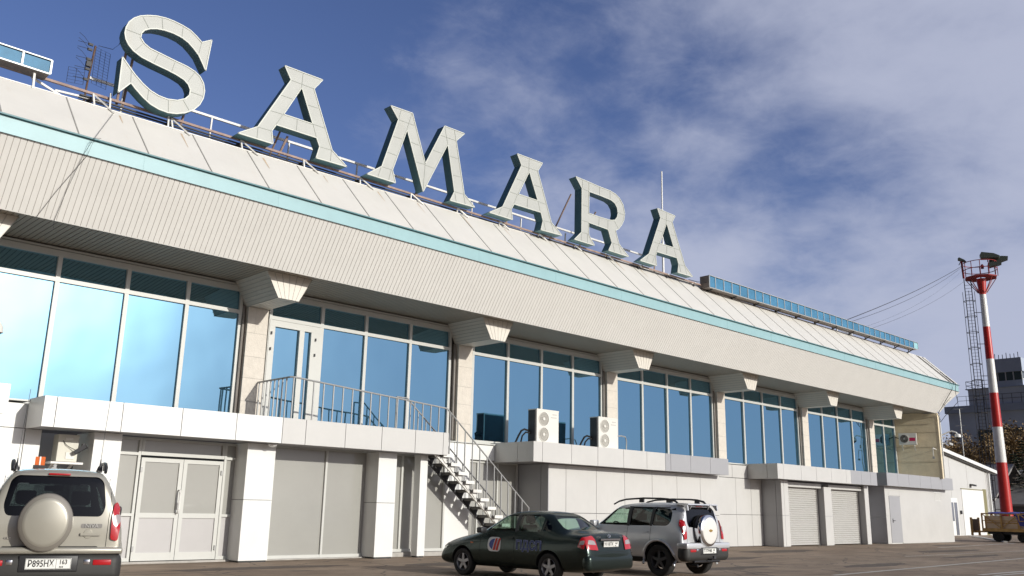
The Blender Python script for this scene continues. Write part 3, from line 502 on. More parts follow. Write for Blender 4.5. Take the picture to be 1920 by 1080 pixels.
# recess behind
win_frame(14.05, 15.30, DY+.02, 0.12, 2.6, [14.62], name='window')
win_frame(15.32, 16.10, DY+.02, 0.12, 2.6, [], name='window')
m = MB(); m.box(7.1, 7.3, 19.0, 19.2, 0, .05); m.box(7.1, 10.6, 19.02, 19.3, 0, .045); m.box(10.58, 13.6, 19.0, 19.3, 0, .028); m.box(14.0, 16.3, 19.05, 19.3, 0, .11); m.build('threshold', mat('concrete', (.42, .4, .37), .85, var=.2, vscale=5), T)
m = MB(); clad(m, 16.10, 17.0, 0.03, 2.6, 19.14, [], mis=lambda x: 0); m.box(16.12, 16.98, 19.18, 19.8, 0, 2.6, 0); m.build('wall_cladding', PM, T)
win_frame(17.02, 19.55, 19.80, 0.1, 2.6, [17.9, 18.7], [], name='window')
# left part: wall under the bay, recess with unit
m = MB(); clad(m, X0, 5.72, 0.02, 3.06, 19.08, [-10, -8, -6, -4, -2, 0, 2, 3.9, 5.42], zj=(1.15, 2.58), mis=lambda x: 0); m.box(X0, 5.7, 19.12, 19.9, 0, 3.05, 3)
clad_side(m, 5.69, 19.12, 19.9, 0.02, 2.57, (), mi=0); clad(m, 5.74, 6.6, 0.02, 2.57, 19.85, [], mis=lambda x: 2)
m.build('wall_cladding', PM, T)
# block A (between stair and garage)
m = MB(); ja = [20.35, 21.75, 23.15, 24.6, 26.0, 27.4]
clad(m, 19.6, 28.6, 0.02, 2.56, 18.55, ja, zj=(1.16,), mis=lambda x: 1); clad_side(m, 19.57, 18.55, 19.9, 0.02, 2.56, (18.85,), zj=(1.16,), mi=2)
m.box(19.62, 28.58, 18.6, 19.88, 0, 2.55, 3)
clad(m, 28.6, 33.2, 0.02, 2.58, 19.43, [29.9, 31.1, 32.2], zj=(1.2,), mis=lambda x: 1); m.box(28.62, 33.2, 19.48, 19.9, 0, 2.57, 3)
m.build('wall_cladding', PM, T)
# garage
m = MB(); gy = 18.55; clad_side(m, 33.0, gy+.032, 19.42, 0.02, 2.57, (18.8,), zj=(1.2,), mi=2)
clad(m, 33.0, 33.55, 0.02, 2.57, gy, [33.2], zj=(1.2,), mis=lambda x: 1)
m.box(33.04, 33.54, gy+.035, 19.4, 0, 2.56, 2)
clad(m, 36.55, 37.2, 0.02, 2.40, gy+.01, [], zj=(1.2,), mis=lambda x: 1); m.box(36.57, 37.18, gy+.045, 19.4, 0, 2.40, 2)
clad(m, 40.35, 40.75, 0.02, 2.57, gy, [], mis=lambda x: 1); m.box(40.37, 40.73, gy+.035, 19.4, 0, 2.56, 2)
m.box(33.55, 40.34, 18.95, 19.4, 2.36, 2.57, 2)
m.build('wall_cladding', PM, T)
for a, b in ((33.55, 36.54), (37.21, 40.34)):
    m = MB(); z = 0.03; sl_h = 0.088
    yb_ = 18.92
    while z < 2.36:
        prof = [(yb_, z), (yb_-.03, z+.014), (yb_-.03, z+.05), (yb_, z+.08)]
        for p, q in zip(prof, prof[1:]): m.face([(a+.03, p[0], p[1]), (b-.03, p[0], p[1]), (b-.03, q[0], q[1]), (a+.03, q[0], q[1])])
        m.face([(a+.03, yb_, z+.082), (b-.03, yb_, z+.082), (b-.03, yb_, z+.088), (a+.03, yb_, z+.088)]); z += sl_h
    sh = m.build('roller_shutter', mat('shutter_slat', (.47, .46, .44), .45, var=.03), T, fix=False)
    m = MB(); m.box(a, a+.05, 18.86, 18.95, 0, 2.34); m.box(b-.05, b, 18.86, 18.95, 0, 2.34); m.box(a, b, 18.68, 18.95, 2.34, 2.52); m.build('shutter_box', light_p, sh)
# far block with the grey door
m = MB(); by = 18.5
clad_side(m, 42.35, by+.032, 19.9, 0.02, 2.62, (), zj=(1.2,), mi=2); clad(m, 42.35, 42.75, 0.02, 2.62, by, [], zj=(1.25,), mis=lambda x: 1)
clad(m, 42.76, 43.98, 2.2, 2.62, by, [], mis=lambda x: 1); clad(m, 43.99, 50.4, 0.02, 2.62, by, [], zj=(), mis=lambda x: 1)
m.box(42.39, 50.36, by+.034, 22, 0, 2.61, 0); clad(m, 40.75, 42.35, .02, 2.57, 19.4, [], mis=lambda x: 2)
m.build('wall_cladding', PM, T)
m = MB(); m.box(42.78, 43.97, by-.006, by+.03, 0.05, 2.18); d = m.build('door', grey_p, T)
m = MB(); m.tube([(43.02, by, 1.05), (43.02, by-.06, 1.05), (43.18, by-.06, 1.05)], .014, 6); m.box(42.99, 43.05, by-.012, by-.0065, .95, 1.15); m.build('handle', black, d)
m = MB(); 
for k in range(7): m.obox((48.6, by-.006, 2.1+k*.055), (.42, 0, 0), (0, .012, -.012), (0, .003, .003))
m.box(48.16, 49.04, by-.012, by-.003, 2.05, 2.075); m.box(48.16, 49.04, by-.012, by-.003, 2.47, 2.50); m.build('louvre_vent', white_p, T)
m = MB(); m.tube([(48.16, 17.86, 3.2), (48.16, 17.86, 6.3), (48.05, 17.82, 6.5), (48.5, 17.3, 7.3)], .035, 8); m.build('downpipe', cream, T, smooth=True)
# cables hanging over the fascia
def cable(name, pts, r, mt, label, cat='cable', group=None):
    m = MB(); m.tube(pts, r, 6); o = m.build(name, mt, smooth=True); return tag(o, label, cat, group)
cable('hanging_cable', [(5.9, 18.0, 9.02), (5.27, 16.93, 7.95), (5.22, 17.1, 7.6), (4.9, 17.55, 6.9), (4.72, 17.87, 6.43)], .004, black, 'thin black cable slanting down the ribbed eaves below the television aerial')
cable('hanging_cable', [(5.4, 17.0, 7.99), (5.25, 16.93, 7.93), (5.16, 17.1, 7.62), (5.08, 17.5, 7.0), (5.04, 17.88, 6.44), (5.06, 17.92, 6.3)], .004, black, 'thin straight black cable crossing the turquoise band left of the first roof letter')
cable('hanging_cable', [(48.1, 17.6, 8.6), (48.0, 16.93, 7.94), (48.05, 17.09, 7.6), (47.9, 17.5, 6.9), (47.95, 17.86, 6.4), (48.1, 17.8, 6.1)], .014, black, 'black cable running tight down the ribbed eaves at the far end of the terminal')
cable('hanging_cable', [(48.3, 17.4, 8.4), (48.25, 16.93, 7.94), (48.3, 17.0, 7.5), (48.35, 16.95, 7.0), (48.2, 17.6, 6.3), (48.15, 17.83, 6.0)], .014, black, 'black cable hanging free in a loop at the far corner of the terminal eaves')
# ================================================================== rooftop letters
LY, LD = 18.1, 0.30
LET = {'S': 'S', 'A1': 'A', 'M': 'M', 'A2': 'A', 'R': 'R', 'A3': 'A'}
LLAB = {'S': 'tall sheet metal letter S on the roof edge beside the aerial', 'A1': 'tall sheet metal letter A on the roof edge between the S and the M',
        'M': 'tall sheet metal letter M, only M of the rooftop row', 'A2': 'tall sheet metal letter A on the roof edge between the M and the R',
        'R': 'tall sheet metal letter R, only R of the rooftop row', 'A3': 'last sheet metal letter A of the row, with a thin white pole behind'}
def build_letter(key):
    d = LETTERS[key]; xs_ = [p[0] for p in d['o']]; zs_ = [p[1] for p in d['o']]
    t = thing('rooftop_letter', LLAB[key], 'letter', (sum(xs_)/len(xs_), LY+LD/2, min(zs_)), 'letters standing on the terminal roof')
    loops = [d['o']]+d['h']
    # front and back faces
    tris = tessellate_polygon([[Vector((p[0], p[1], 0)) for p in L] for L in loops]); flat = [p for L in loops for p in L]
    m = MB()
    for tr in tris: m.face([(flat[i][0], LY, flat[i][1]) for i in tr])
    face = m.build('letter_face', letter_f, t, fix=False)
    bm = bmesh.new(); bm.from_mesh(face.data); bmesh.ops.remove_doubles(bm, verts=bm.verts, dist=1e-5); bmesh.ops.recalc_face_normals(bm, faces=bm.faces)
    if sum(f.normal.y*f.calc_area() for f in bm.faces) > 0: bmesh.ops.reverse_faces(bm, faces=bm.faces)
    bm.to_mesh(face.data); bm.free()
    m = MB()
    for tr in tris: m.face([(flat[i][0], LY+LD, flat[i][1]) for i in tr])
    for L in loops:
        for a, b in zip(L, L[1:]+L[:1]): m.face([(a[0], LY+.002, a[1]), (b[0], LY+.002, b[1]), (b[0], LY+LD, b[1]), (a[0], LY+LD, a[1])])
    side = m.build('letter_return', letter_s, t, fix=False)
    m = MB()
    for L in loops:
        for a, b in zip(L, L[1:]+L[:1]): m.bar((a[0], LY-.004, a[1]), (b[0], LY-.004, b[1]), .022, .022)
    m.build('edge_strip', letter_e, t)
    m = MB()
    for a, b in d['s']: m.bar((a[0], LY-.002, a[1]), (b[0], LY-.002, b[1]), .008, .013)
    m.build('sheet_joint', letter_j, face)
    zm = min(zs_); xa, xb = min(xs_), max(xs_)
    ST = {'S': [((6.12, 10.9), (6.10, 9.45), .12), ((6.28, 10.75), (6.25, 9.45), .2), ((7.66, 10.75), (7.55, 9.45), .2)], 'A1': [((9.98, 10.3), (9.92, 9.5), .5), ((10.1, 9.95), (10.0, 9.45), .2)], 'M': [((14.1, 9.6), (14.1, 9.42), .1)], 'A2': [((17.6, 10.6), (17.6, 9.45), .1)],
          'R': [((20.38, 11.2), (20.38, 9.55), 1.15), ((21.6, 10.9), (21.6, 9.55), .9)], 'A3': [((24.9, 10.6), (24.9, 9.5), .1)]}[key]
    for (a, b, dy) in ST:
        m = MB(); m.tube([(a[0], LY+LD+.01, a[1]), (b[0], LY+LD+.02+dy, b[1])], .028, 6); m.build('strut', rust, t, smooth=True)
for k in ('S', 'A1', 'M', 'A2', 'R', 'A3'): build_letter(k)
# catwalk carrying the letters
fr = thing('sign_frame', 'long rusty steel catwalk of dark rails under the rooftop letters', 'sign frame', (16, 18.5, 9.3))
def zr(x): return 9.44+0.0045*(x-5)
m = MB()
for k in range(7):
    m = MB(); y = 18.50+k*.07; dz = .045+.034*k; m.bar((5.35, y, zr(5.3)-dz), (27.15, y, zr(27.1)-dz), .05, .026); m.build('rail', dark_st, fr)
m = MB(); m.box(5.4, 27.1, 19.05, 19.35, 9.12, 9.15)
for k in range(6): m.bar((5.35, 18.98+k*.1, 9.30), (27.15, 18.98+k*.1, 9.36), .04, .04)
m.build('deck_bars', dark_st, fr)
m = MB(); x = 5.57
PX = []
while x < 27.4: PX.append(x); x += 1.668
for i, x in enumerate(PX):
    m = MB(); m.bar((x, 18.45, zr(x)-.07), (x, 19.65, zr(x)-.07), .05, .06)
    m.bar((x, 18.45, zr(x)-.10), (x+.05, 19.6, zr(x)-.55), .045, .045)
    m.build('cross_beam', dark_st, fr)
m = MB(); m.bar((3.0, 18.44, zr(3)+.03), (27.9, 18.44, zr(27.9)+.0), .05, .05); m.build('front_rail', rust, fr)
m = MB()
for x in PX:
    m = MB(); yr = YDR+roof_h(x); m.bar((x, 18.40, zr(x)+.01), (x, yr+.01, ZDR+roof_h(x)-.03), .035, .035); m.bar((x+.03, 18.40, zr(x)+.0), (x+.36, yr-.10, ZDR+roof_h(x)-.06), .035, .03); m.build('post', steel_w, fr)
for x in (5.9, 7.15): m = MB(); m.bar((x, 18.36, zr(x)+.12), (x, 18.3, zr(x)-.3), .035, .03); m.build('stay', steel_w, fr)
m = MB(); m.bar((5.75, 19.4, 10.24), (25.5, 19.4, 10.40), .055, .055)
x = 6.5
while x < 25.6: m.bar((x, 19.4, 10.27), (x, 19.45, zr(x)), .035, .035); x += 2.1
m.bar((4.9, 18.6, 9.36), (5.9, 18.5, 9.40), .04, .04)
m.build('guard_rail', steel_w, fr)
# blue box signs ----------------------------------------------
blue_p = mat('blue_acrylic', (0.06, 0.21, 0.36), 0.5, var=0.25, vscale=2.2, spec=.3)
brown = mat('weathered_zinc', (0.20, 0.17, 0.15), 0.6, 0.1, var=0.25, vscale=2, dirt=0.35, strcol=(0.12, 0.08, 0.05))
def box_sign(x0, x1, zf, label, first, pitch=.562):
    t = thing('box_sign', label, 'light box', ((x0+x1)/2, 18.3, zf(x0)[0]), 'blue light boxes along the roof edge')
    N = 24; m = MB()
    za, zb2 = zf(x0), zf(x1)
    V = [(x0, 18.12, za[0]), (x1, 18.12, zb2[0]), (x1, 18.50, zb2[0]), (x0, 18.50, za[0]), (x0, 18.12, za[1]), (x1, 18.12, zb2[1]), (x1, 18.50, zb2[1]), (x0, 18.50, za[1])]
    for a in ((0, 1, 2, 3), (4, 7, 6, 5), (3, 2, 6, 7), (0, 3, 7, 4), (1, 5, 6, 2)): m.face([V[i] for i in a])
    m.build('casing', brown, t, fix=False)
    m = MB(); fm = MB(); x = first
    edges = []
    while x > x0+.05: x -= pitch
    while x < x1: edges.append(max(x, x0)); x += pitch
    edges.append(x1)
    for k, (a, b) in enumerate(zip(edges, edges[1:])):
        if b-a < .1: continue
        za, zb2 = zf(a), zf(b); lt = 1 if (k == len(edges)-2 and x1 > 40) else 0
        y = 18.10+random.uniform(-.004, .004)
        m.face([(a+.02, y, za[0]+.03), (b-.02, y, zb2[0]+.03), (b-.02, y, zb2[1]-.03), (a+.02, y, za[1]-.03)], lt)
        fm.bar((a, 18.09, za[0]), (a, 18.09, za[1]), .035, .03)
    za, zb2 = zf(x0), zf(x1); fm.bar((x0, 18.09, za[0]), (x1, 18.09, zb2[0]), .03, .025); fm.bar((x0, 18.09, za[1]), (x1, 18.09, zb2[1]), .03, .022)
    fm.bar((x1, 18.09, zb2[0]), (x1, 18.09, zb2[1]), .035, .03); fm.bar((x1, 18.12, zb2[1]), (x1, 18.5, zb2[1]), .03, .02)
    m.build('sign_panel', [blue_p, mat('pale_turquoise_panel', (.30, .56, .60), .4, var=.1)], t, fix=False)
    fm.build('frame', mat('aluminium_trim', (.48, .50, .50), .4, .3, var=.1), t)
    m = MB(); x = x0+.35
    while x < x1-.1:
        zz = zf(x)[0]; yr = YDR+roof_h(x); m.bar((x, 18.2, zz-.01), (x, yr-.03, ZDR+roof_h(x)-.03), .04, .04); m.bar((x+.02, 18.46, zz-.02), (x+1.0, yr+.28, ZDR+roof_h(x)), .04, .04); x += 1.67
    m.build('support', steel_w if x0 < 4 else dark_st, t); return t
box_sign(-11.0, 4.63, lambda x: (9.44, 9.735), 'blue light box on white legs at the near end of the roof', 4.63-.52)
box_sign(27.72, 46.8, lambda x: (9.41+.012*(x-27.7), 9.875+.0065*(x-27.7)), 'very long blue panelled light box on the roof beyond the last letter', 28.12, .567)
cable('roof_cable', [(26.9, 18.44, 9.60), (27.4, 18.4, 9.60), (27.75, 18.2, 9.62)], .012, black, 'short black cable from the letter catwalk to the long blue light box')
# tv aerial ---------------------------------------------------
ta = thing('television_aerial', 'rusty mast with grid television aerial on the roof left of the letter S', 'aerial', (5.59, 19.0, 9.2))
m = MB(); m.tube([(5.58, 19, 9.1), (5.60, 19, 9.9), (5.66, 19, 10.82)], .022, 8); m.build('mast', mat('dark_rust', (.12, .07, .05), .8, var=.4, vscale=6), ta, smooth=True)
def grid(x0, x1, y, z0, z1, nx, nz, sl):
    m = MB()
    for k in range(nz): z = z0+(z1-z0)*k/(nz-1); m.tube([(x0, y, z), (x1, y+sl, z)], .0028, 4)
    for k in range(nx): x = x0+(x1-x0)*k/(nx-1); yy = y+sl*k/(nx-1); m.tube([(x, yy, z0), (x, yy, z1)], .0045, 4)
    return m
grid(5.68, 6.02, 19.0, 9.95, 10.80, 4, 14, .1).build('grid_reflector', dark_st, ta); grid(5.22, 5.52, 19.1, 9.85, 10.2, 3, 6, -.1).build('grid_reflector', dark_st, ta)
m = MB()
for z in (9.98, 10.22, 10.45, 10.68, 10.80):
    for s in (-1, 1): m.tube([(5.52, 18.95, z), (5.52+s*.05-.2, 18.85, z+.07*s), (5.25, 18.8, z+.10*s)], .005, 4)
    m.obox((5.55, 18.97, z), (.05, 0, 0), (0, .02, 0), (0, 0, .025))
m.tube([(5.72, 19, 10.85), (6.02, 19, 10.88), (6.14, 19, 11.05), (6.22, 19, 11.55)], .006, 5); m.obox((5.56, 18.97, 10.34), (.05, 0, 0), (0, .04, 0), (0, 0, .06))
m.build('dipole', dark_st, ta)
lr = thing('lightning_rod', 'thin white metal pole rising behind the last letter A', 'pole', (26.66, 19.4, 9.4))
m = MB(); m.tube([(26.66, 19.4, 9.3), (26.66, 19.4, 11.2)], .045, 8); m.tube([(26.66, 19.4, 11.2), (26.69, 19.4, 14.05)], .028, 8); m.build('pole', steel_w, lr, smooth=True)
m = MB(); m.box(26.56, 26.76, 19.3, 19.5, 9.2, 9.3); m.build('base_plate', rust, lr)

# ================================================================== air conditioning units
def ac_double(x, y, label):
    t = thing('outdoor_ac_unit', label, 'air conditioner', (x+.46, y+.19, 3.14), 'twin fan air conditioning units on the canopy')
    m = MB(); m.box(x, x+.95, y, y+.36, 3.17, 4.15); m.box(x-.006, x+.956, y-.006, y+.366, 4.12, 4.165); c = m.build('casing', acw, t)
    m = MB(); m.box(x+.62, x+.86, y-.007, y-.001, 3.93, 3.96); m.box(x+.68, x+.86, y-.007, y-.001, 4.02, 4.05); m.build('nameplate', mat('pale_grey', (.5, .5, .47), .5), c)
    m = MB(); m.box(x-.02, x-.001, y+.06, y+.34, 3.18, 4.13); m.box(x+.04, x+.95, y+.361, y+.38, 3.2, 4.12); m.build('coil_grille', dark_st, c)
    for cz in (3.88, 3.42):
        m = MB(); m.lathe((x+.30, y-.001, cz), (0, -1, 0), [(0, .215, 1), (.012, .215), (.014, .20), (-.004, .195, 1), (-.006, 0.01, 1)], 40); m.lathe((x+.30, y-.008, cz), (0, -1, 0), [(0, .05), (.012, .045), (.012, .001)], 16)
        fan = m.build('fan', [acw, mat('fan_shadow', (.07, .065, .06), .7)], t, smooth=True)
        m = MB()
        for k in range(-9, 10):
            xx = k*.0205; hh = math.sqrt(max(0, .20**2-xx**2)); m.bar((x+.30+xx, y-.012, cz-hh), (x+.30+xx, y-.012, cz+hh), .005, .005)
        for rr in (.08, .14): m.tube([(x+.30+rr*cos(a*pi/12), y-.014, cz+rr*sin(a*pi/12)) for a in range(25)], .003, 4, cap=False)
        m.build('fan_guard', mat('guard_wire', (.42, .40, .36), .5, .3), fan)
    m = MB(); 
    for q in (x+.1, x+.75): m.box(q, q+.08, y-.02, y+.4, 3.142, 3.17)
    m.build('foot', dark_st, t)
    m = MB(); m.tube([(x-.02, y+.3, 3.52), (x-.22, y+.3, 3.55), (x-.32, y+.32, 3.5), (x-.36, y+.4, 3.35), (x-.38, y+.5, 3.16)], .03, 8); m.tube([(x-.02, y+.25, 3.46), (x-.2, y+.26, 3.46), (x-.3, y+.3, 3.35), (x-.26, y+.4, 3.16)], .025, 8); m.build('hose', black_m, t, smooth=True)
ac_double(19.13, 18.62, 'beige twin fan air conditioner on the canopy, nearest the metal stair')
ac_double(21.95, 18.62, 'beige twin fan air conditioner on the canopy beside the bent grey pipe')
cable('bent_pipe', [(22.98, 18.75, 3.14), (23.0, 18.75, 3.5), (23.05, 18.76, 3.62), (23.3, 18.8, 3.65), (23.55, 18.82, 3.63), (23.62, 18.83, 3.5), (23.6, 18.83, 3.14)], .022, steel, 'bent grey metal pipe loop beside the second twin fan air conditioner', 'pipe')
# unit on the wing wall
d = (Vector((48.12, 17.97, 0))-Vector((47.47, 20.1, 0))).normalized(); nrm = Vector((-abs(d.y), -d.x, 0)).normalized()
if nrm.x > 0: nrm = -nrm
def WP(s, o, z): # along wall from the far edge, out from wall, height
    p = Vector((47.47, 20.1, 0))+d*s+nrm*o; return Vector((p.x, p.y, z))
t = thing('wall_ac_unit', 'white single fan air conditioner with a magenta label on the cream end wall', 'air conditioner', WP(.8, .2, 4.8))
m = MB(); m.obox(WP(.78, .30, 5.16), d*.42, nrm*.14, (0, 0, .29)); c = m.build('casing', acw, t)
m = MB(); m.obox(WP(1.00, .4425, 5.13), d*.14, nrm*.0015, (0, 0, .085)); m.build('label', mat('magenta_label', (.55, .02, .10), .5), c)
m = MB(); m.lathe(WP(.62, .441, 5.16), nrm, [(0, .23, 1), (.014, .23), (.016, .205), (.002, .2, 1), (.001, .01, 1)], 36); m.lathe(WP(.62, .445, 5.16), nrm, [(0, .05), (.012, .045), (.012, .001)], 16); f1 = m.build('fan', [acw, MATS['fan_shadow']], t, smooth=True)
m = MB()
for rr in (.06, .11, .16, .20): m.tube([WP(.62+rr*cos(a*pi/12), .46, 5.16+rr*sin(a*pi/12)) for a in range(25)], .003, 4, cap=False)
for a in range(6): m.bar(WP(.62, .46, 5.16), WP(.62+.21*cos(a*pi/3), .46, 5.16+.21*sin(a*pi/3)), .006, .006)
m.build('fan_guard', MATS['guard_wire'], f1)
m = MB()
for s in (.5, 1.08): m.bar(WP(s, .01, 4.84), WP(s, .46, 4.84), .04, .03); m.bar(WP(s, .02, 4.6), WP(s, .40, 4.83), .03, .03)
m.build('bracket', steel_w, t); m = MB(); m.tube([WP(.35, .25, 5.2), WP(.2, .2, 5.25), WP(.08, .05, 5.35), WP(.03, .03, 5.5)], .022, 8); m.build('hose', black_m, t, smooth=True)
# shelf of conduit
t = thing('wall_bracket', 'thin metal arm with a small lamp sticking out of the cream end wall', 'wall bracket', WP(1.8, .02, 4.5))
m = MB(); m.bar(WP(2.05, .0, 4.62), WP(1.95, .75, 4.66), .03, .03); m.bar(WP(1.95, .75, 4.66), WP(1.95, .75, 4.25), .025, .025); m.build('arm', steel_w, t)
m = MB(); m.obox(WP(1.95, .72, 4.17), d*.05, nrm*.07, (0, 0, .05)); m.build('lamp_head', steel, t)
# dome camera on the far corner
t = thing('security_camera', 'white dome security camera on a curved arm at the far corner of the terminal', 'camera', (48.4, 17.9, 5.2))
m = MB(); m.box(48.34, 48.42, 17.93, 18.05, 5.25, 5.45); m.tube([(48.40, 17.95, 5.36), (48.5, 17.6, 5.52), (48.55, 17.45, 5.56), (48.6, 17.25, 5.48), (48.6, 17.2, 5.36)], .035, 8); m.build('arm', white, t, smooth=True)
m = MB(); m.lathe((48.6, 17.2, 5.42), (0, 0, -1), [(0, .05), (.03, .12), (.10, .145), (.18, .145)], 24); hd = m.build('housing', white, t, smooth=True)
m = MB(); m.lathe((48.6, 17.2, 5.24), (0, 0, -1), [(0, .125), (.06, .105), (.11, .05), (.12, .001)], 24); m.build('dome', black, hd, smooth=True)
# floodlight unit below it
t = thing('security_camera', 'small bullet camera on the outer edge of the end wall below the dome camera', 'camera', (48.4, 17.9, 4.8))
m = MB(); m.bar((48.3, 17.95, 4.93), (48.5, 17.7, 4.93), .03, .03); m.build('arm', white, t); m = MB(); m.obox((48.58, 17.6, 4.92), (.12, -.04, -.03), (.02, .06, 0), (0.01, 0, .05)); m.build('housing', steel, t)
# dome camera at the left edge of the frame
t = thing('security_camera', 'beige camera housing on the wall at the left picture edge, partly out of frame', 'camera', (4.55, 19.4, 4.4))
m = MB(); m.tube([(4.1, 19.9, 4.75), (4.35, 19.2, 4.75), (4.6, 19.0, 4.66), (4.62, 19.0, 4.5)], .03, 8); m.build('arm', acw, t, smooth=True)
m = MB(); m.lathe((4.6, 19.0, 4.56), (0, 0, -1), [(0, .03), (.02, .09), (.10, .14), (.22, .15)], 20); hd = m.build('housing', acw, t, smooth=True); m = MB(); m.lathe((4.6, 19.0, 4.34), (0, 0, -1), [(0, .12), (.07, .09), (.1, .001)], 20); m.build('dome', black, hd, smooth=True)
# unit in the recess by the entrance
t = thing('equipment_box', 'beige metal cabinet on a shelf in the dark recess left of the entrance', 'cabinet', (6.2, 18.9, 1.9))
m = MB(); m.box(5.98, 6.36, 18.85, 19.15, 1.98, 2.50); c = m.build('cabinet', mat('beige_cabinet', (.60, .58, .50), .5, var=.06), t)
m = MB(); m.box(6.14, 6.30, 18.835, 18.85, 2.03, 2.16); m.build('cover_plate', acw, c); m = MB(); m.box(6.10, 6.24, 18.83, 18.85, 2.40, 2.44); m.build('maker_label', acw, c)
m = MB(); m.box(5.86, 6.46, 18.76, 19.18, 1.93, 1.97); m.bar((5.95, 18.9, 1.93), (5.95, 19.4, 1.7), .04, .04); m.bar((6.3, 18.9, 1.93), (6.3, 19.4, 1.7), .04, .04); m.build('shelf', steel_w, t)
m = MB(); m.obox((6.36, 18.7, 2.22), (.09, -.03, .07), (.02, .025, 0), (-.02, 0, .03)); m.obox((6.42, 18.74, 2.30), (.03, 0, 0), (0, .03, 0), (0, 0, .03)); m.build('camera', dark_st, t)
m = MB(); m.tube([(6.06, 18.84, 2.38), (6.12, 18.82, 2.3), (6.2, 18.81, 2.25), (6.3, 18.76, 2.2)], .006, 5); m.build('lead', black, t)

# ================================================================== balcony railing and stair
def zrail(x): return 4.10-0.0661*(x-10.6)
t = thing('balcony_railing', 'grey steel railing of upright bars round the balcony above the entrance', 'railing', (12.9, 18.2, 3.14))
m = MB(); m.tube([(10.6, 19.85, 4.1), (10.6, 18.24, 4.1), (10.66, 18.19, 4.1), (15.29, 18.19, zrail(15.29))], .022, 8); m.build('handrail', steel, t, smooth=True)
for k in range(18):
    x = 10.66+k*.272; m = MB(); m.bar((x, 18.19, 3.12), (x, 18.19, zrail(x)-.015), .026, .026); m.build('baluster', steel, t)
for k in range(9):
    y = 18.40+k*.18; m = MB(); m.bar((10.6, y, 3.12), (10.6, y, 4.09), .026, .026); m.build('baluster', steel, t)
SX, SZ, DX, DZ = 15.46, 2.385, .268, .219
t = thing('metal_staircase', 'white painted open steel staircase running down from the balcony beside the dark saloon', 'staircase', (17, 18.6, 0))
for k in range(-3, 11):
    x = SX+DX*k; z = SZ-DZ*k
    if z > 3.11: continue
    m = MB(); m.box(x, x+.30, 18.165, 19.0, z-.075, z); m.box(x-.002, x+.302, 18.145, 18.164, z-.08, z+.002, 1); m.build('tread', [mat('shade_tone_tread', (.16, .155, .15), .6, var=.2), steel_w], t)  # white steel treads: shade painted in as dark grey, sunlit ends left white
for y in (18.30, 18.86):
    m = MB()
    a = Vector((SX-3*DX+.02, y, SZ+3*DZ-.16)); b = Vector((SX+10.4*DX, y, SZ-10.4*DZ-.02)); m.bar(a, b, .06, .07)
    for k in range(-2, 11):
        x = SX+DX*k; z = SZ-DZ*k-.076; m.prism([(x+.02, z), (x+.25, z), (x+.17, z-.17)], y-.05, y-.04)
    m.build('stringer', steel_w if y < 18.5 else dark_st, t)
for y, x0_, z0_, x1_, z1_ in ((18.19, 15.29, 3.79, 18.42, 1.27), (18.97, 14.55, 4.05, 18.42, .95)):
    m = MB(); pts = [(x0_, y, z0_), (x1_, y, z1_)] if y < 18.5 else [(14.2, y, 4.05), (14.55, y, 4.05), (x1_, y, z1_)]
    m.tube(pts, .02, 8)
    if y > 18.5: m.bar((14.2, y, 4.05), (14.2, y, 3.14), .03, .03)
    m.build('handrail', steel, t, smooth=True)
    k = 0
    while True:
        x = x0_+.12+.272*k
        if x > x1_: break
        zt = z0_+(z1_-z0_)*(x-x0_)/(x1_-x0_); zb_ = max(0.02, min(3.1, SZ-DZ*((x-SX)/DX)-.05)); m = MB(); m.bar((x, y, zb_), (x, y, zt-.01), .024, .024); m.build('baluster', steel, t); k += 1
# small wall lamps on column tops
for x, lab in ((10.35, 'small white lamp under the canopy on the column right of the entrance'), ):
    t = thing('canopy_lamp', lab, 'lamp', (x, 18.4, 2.5)); m = MB(); m.lathe((x, 18.35, 2.57), (0, 0, -1), [(0, .10), (.05, .09), (.08, .03), (.085, .001)], 20); m.build('lamp_shade', white, t, smooth=True); m = MB(); m.lathe((x, 18.35, 2.572), (0, 0, -1), [(0, .12), (.012, .12), (.012, .08)], 20); m.build('lamp_base', steel, t, smooth=True)

# ================================================================== warehouse beyond the terminal
wm = mat('white_cladding', (0.58, 0.575, 0.56), 0.5, var=0.04, vscale=.8)
t = thing('warehouse', 'low white clad warehouse with a sloping roof and roller gate past the terminal', 'building', (71, 25, 0))
WY = 25.0
def wr(x): return 5.95-0.110*(x-67.5)
m = MB(); pl = [(60, 0.0), (76.1, 0.0), (76.1, wr(76.1)-.25), (60, wr(60)-.25)]
m.prism(pl, WY, WY+30); 
for x in (68.3, 71.6): m.box(x, x+.03, WY-.012, WY-.001, .1, wr(x)-.3)
m.box(60, 70.05, WY-.012, WY-.002, 3.2, 3.23)
m.build('wall', wm, t)
m = MB(); a = Vector((59.5, WY+15, wr(59.5))); b = Vector((77.3, WY+15, wr(77.3))); dd = (b-a)/2; m.obox((a+b)/2-Vector((0, 0, .10)), dd, (0, 15.3, 0), (0, 0, .12)); rf = m.build('roof', white, t)
m = MB(); m.bar((59.6, WY-.15, wr(59.6)-.29), (77.2, WY-.15, wr(77.2)-.29), .05, .12); m.build('gutter', dark_gap, rf)
m = MB(); m.box(70.2, 74.55, WY-.03, WY-.004, .02, 3.28)
for z in (.85, 1.68, 2.5): m.box(70.2, 74.55, WY-.036, WY-.031, z, z+.02)
m.build('roller_gate', white, t)
m = MB(); m.box(70.1, 74.65, WY-.06, WY-.004, 3.28, 3.34); m.box(74.56, 75.3, WY-.01, WY-.002, 0, 3.4); m.build('gate_frame', mat('olive_frame', (.22, .20, .10), .7), t)
m = MB(); m.bar((75.9, WY-.1, 0), (75.9, WY-.1, wr(75.9)-.4), .16, .12); m.bar((75.5, WY-.1, 0), (75.5, WY-.1, wr(75.5)-.4), .05, .05); m.build('downpipe', white, t)
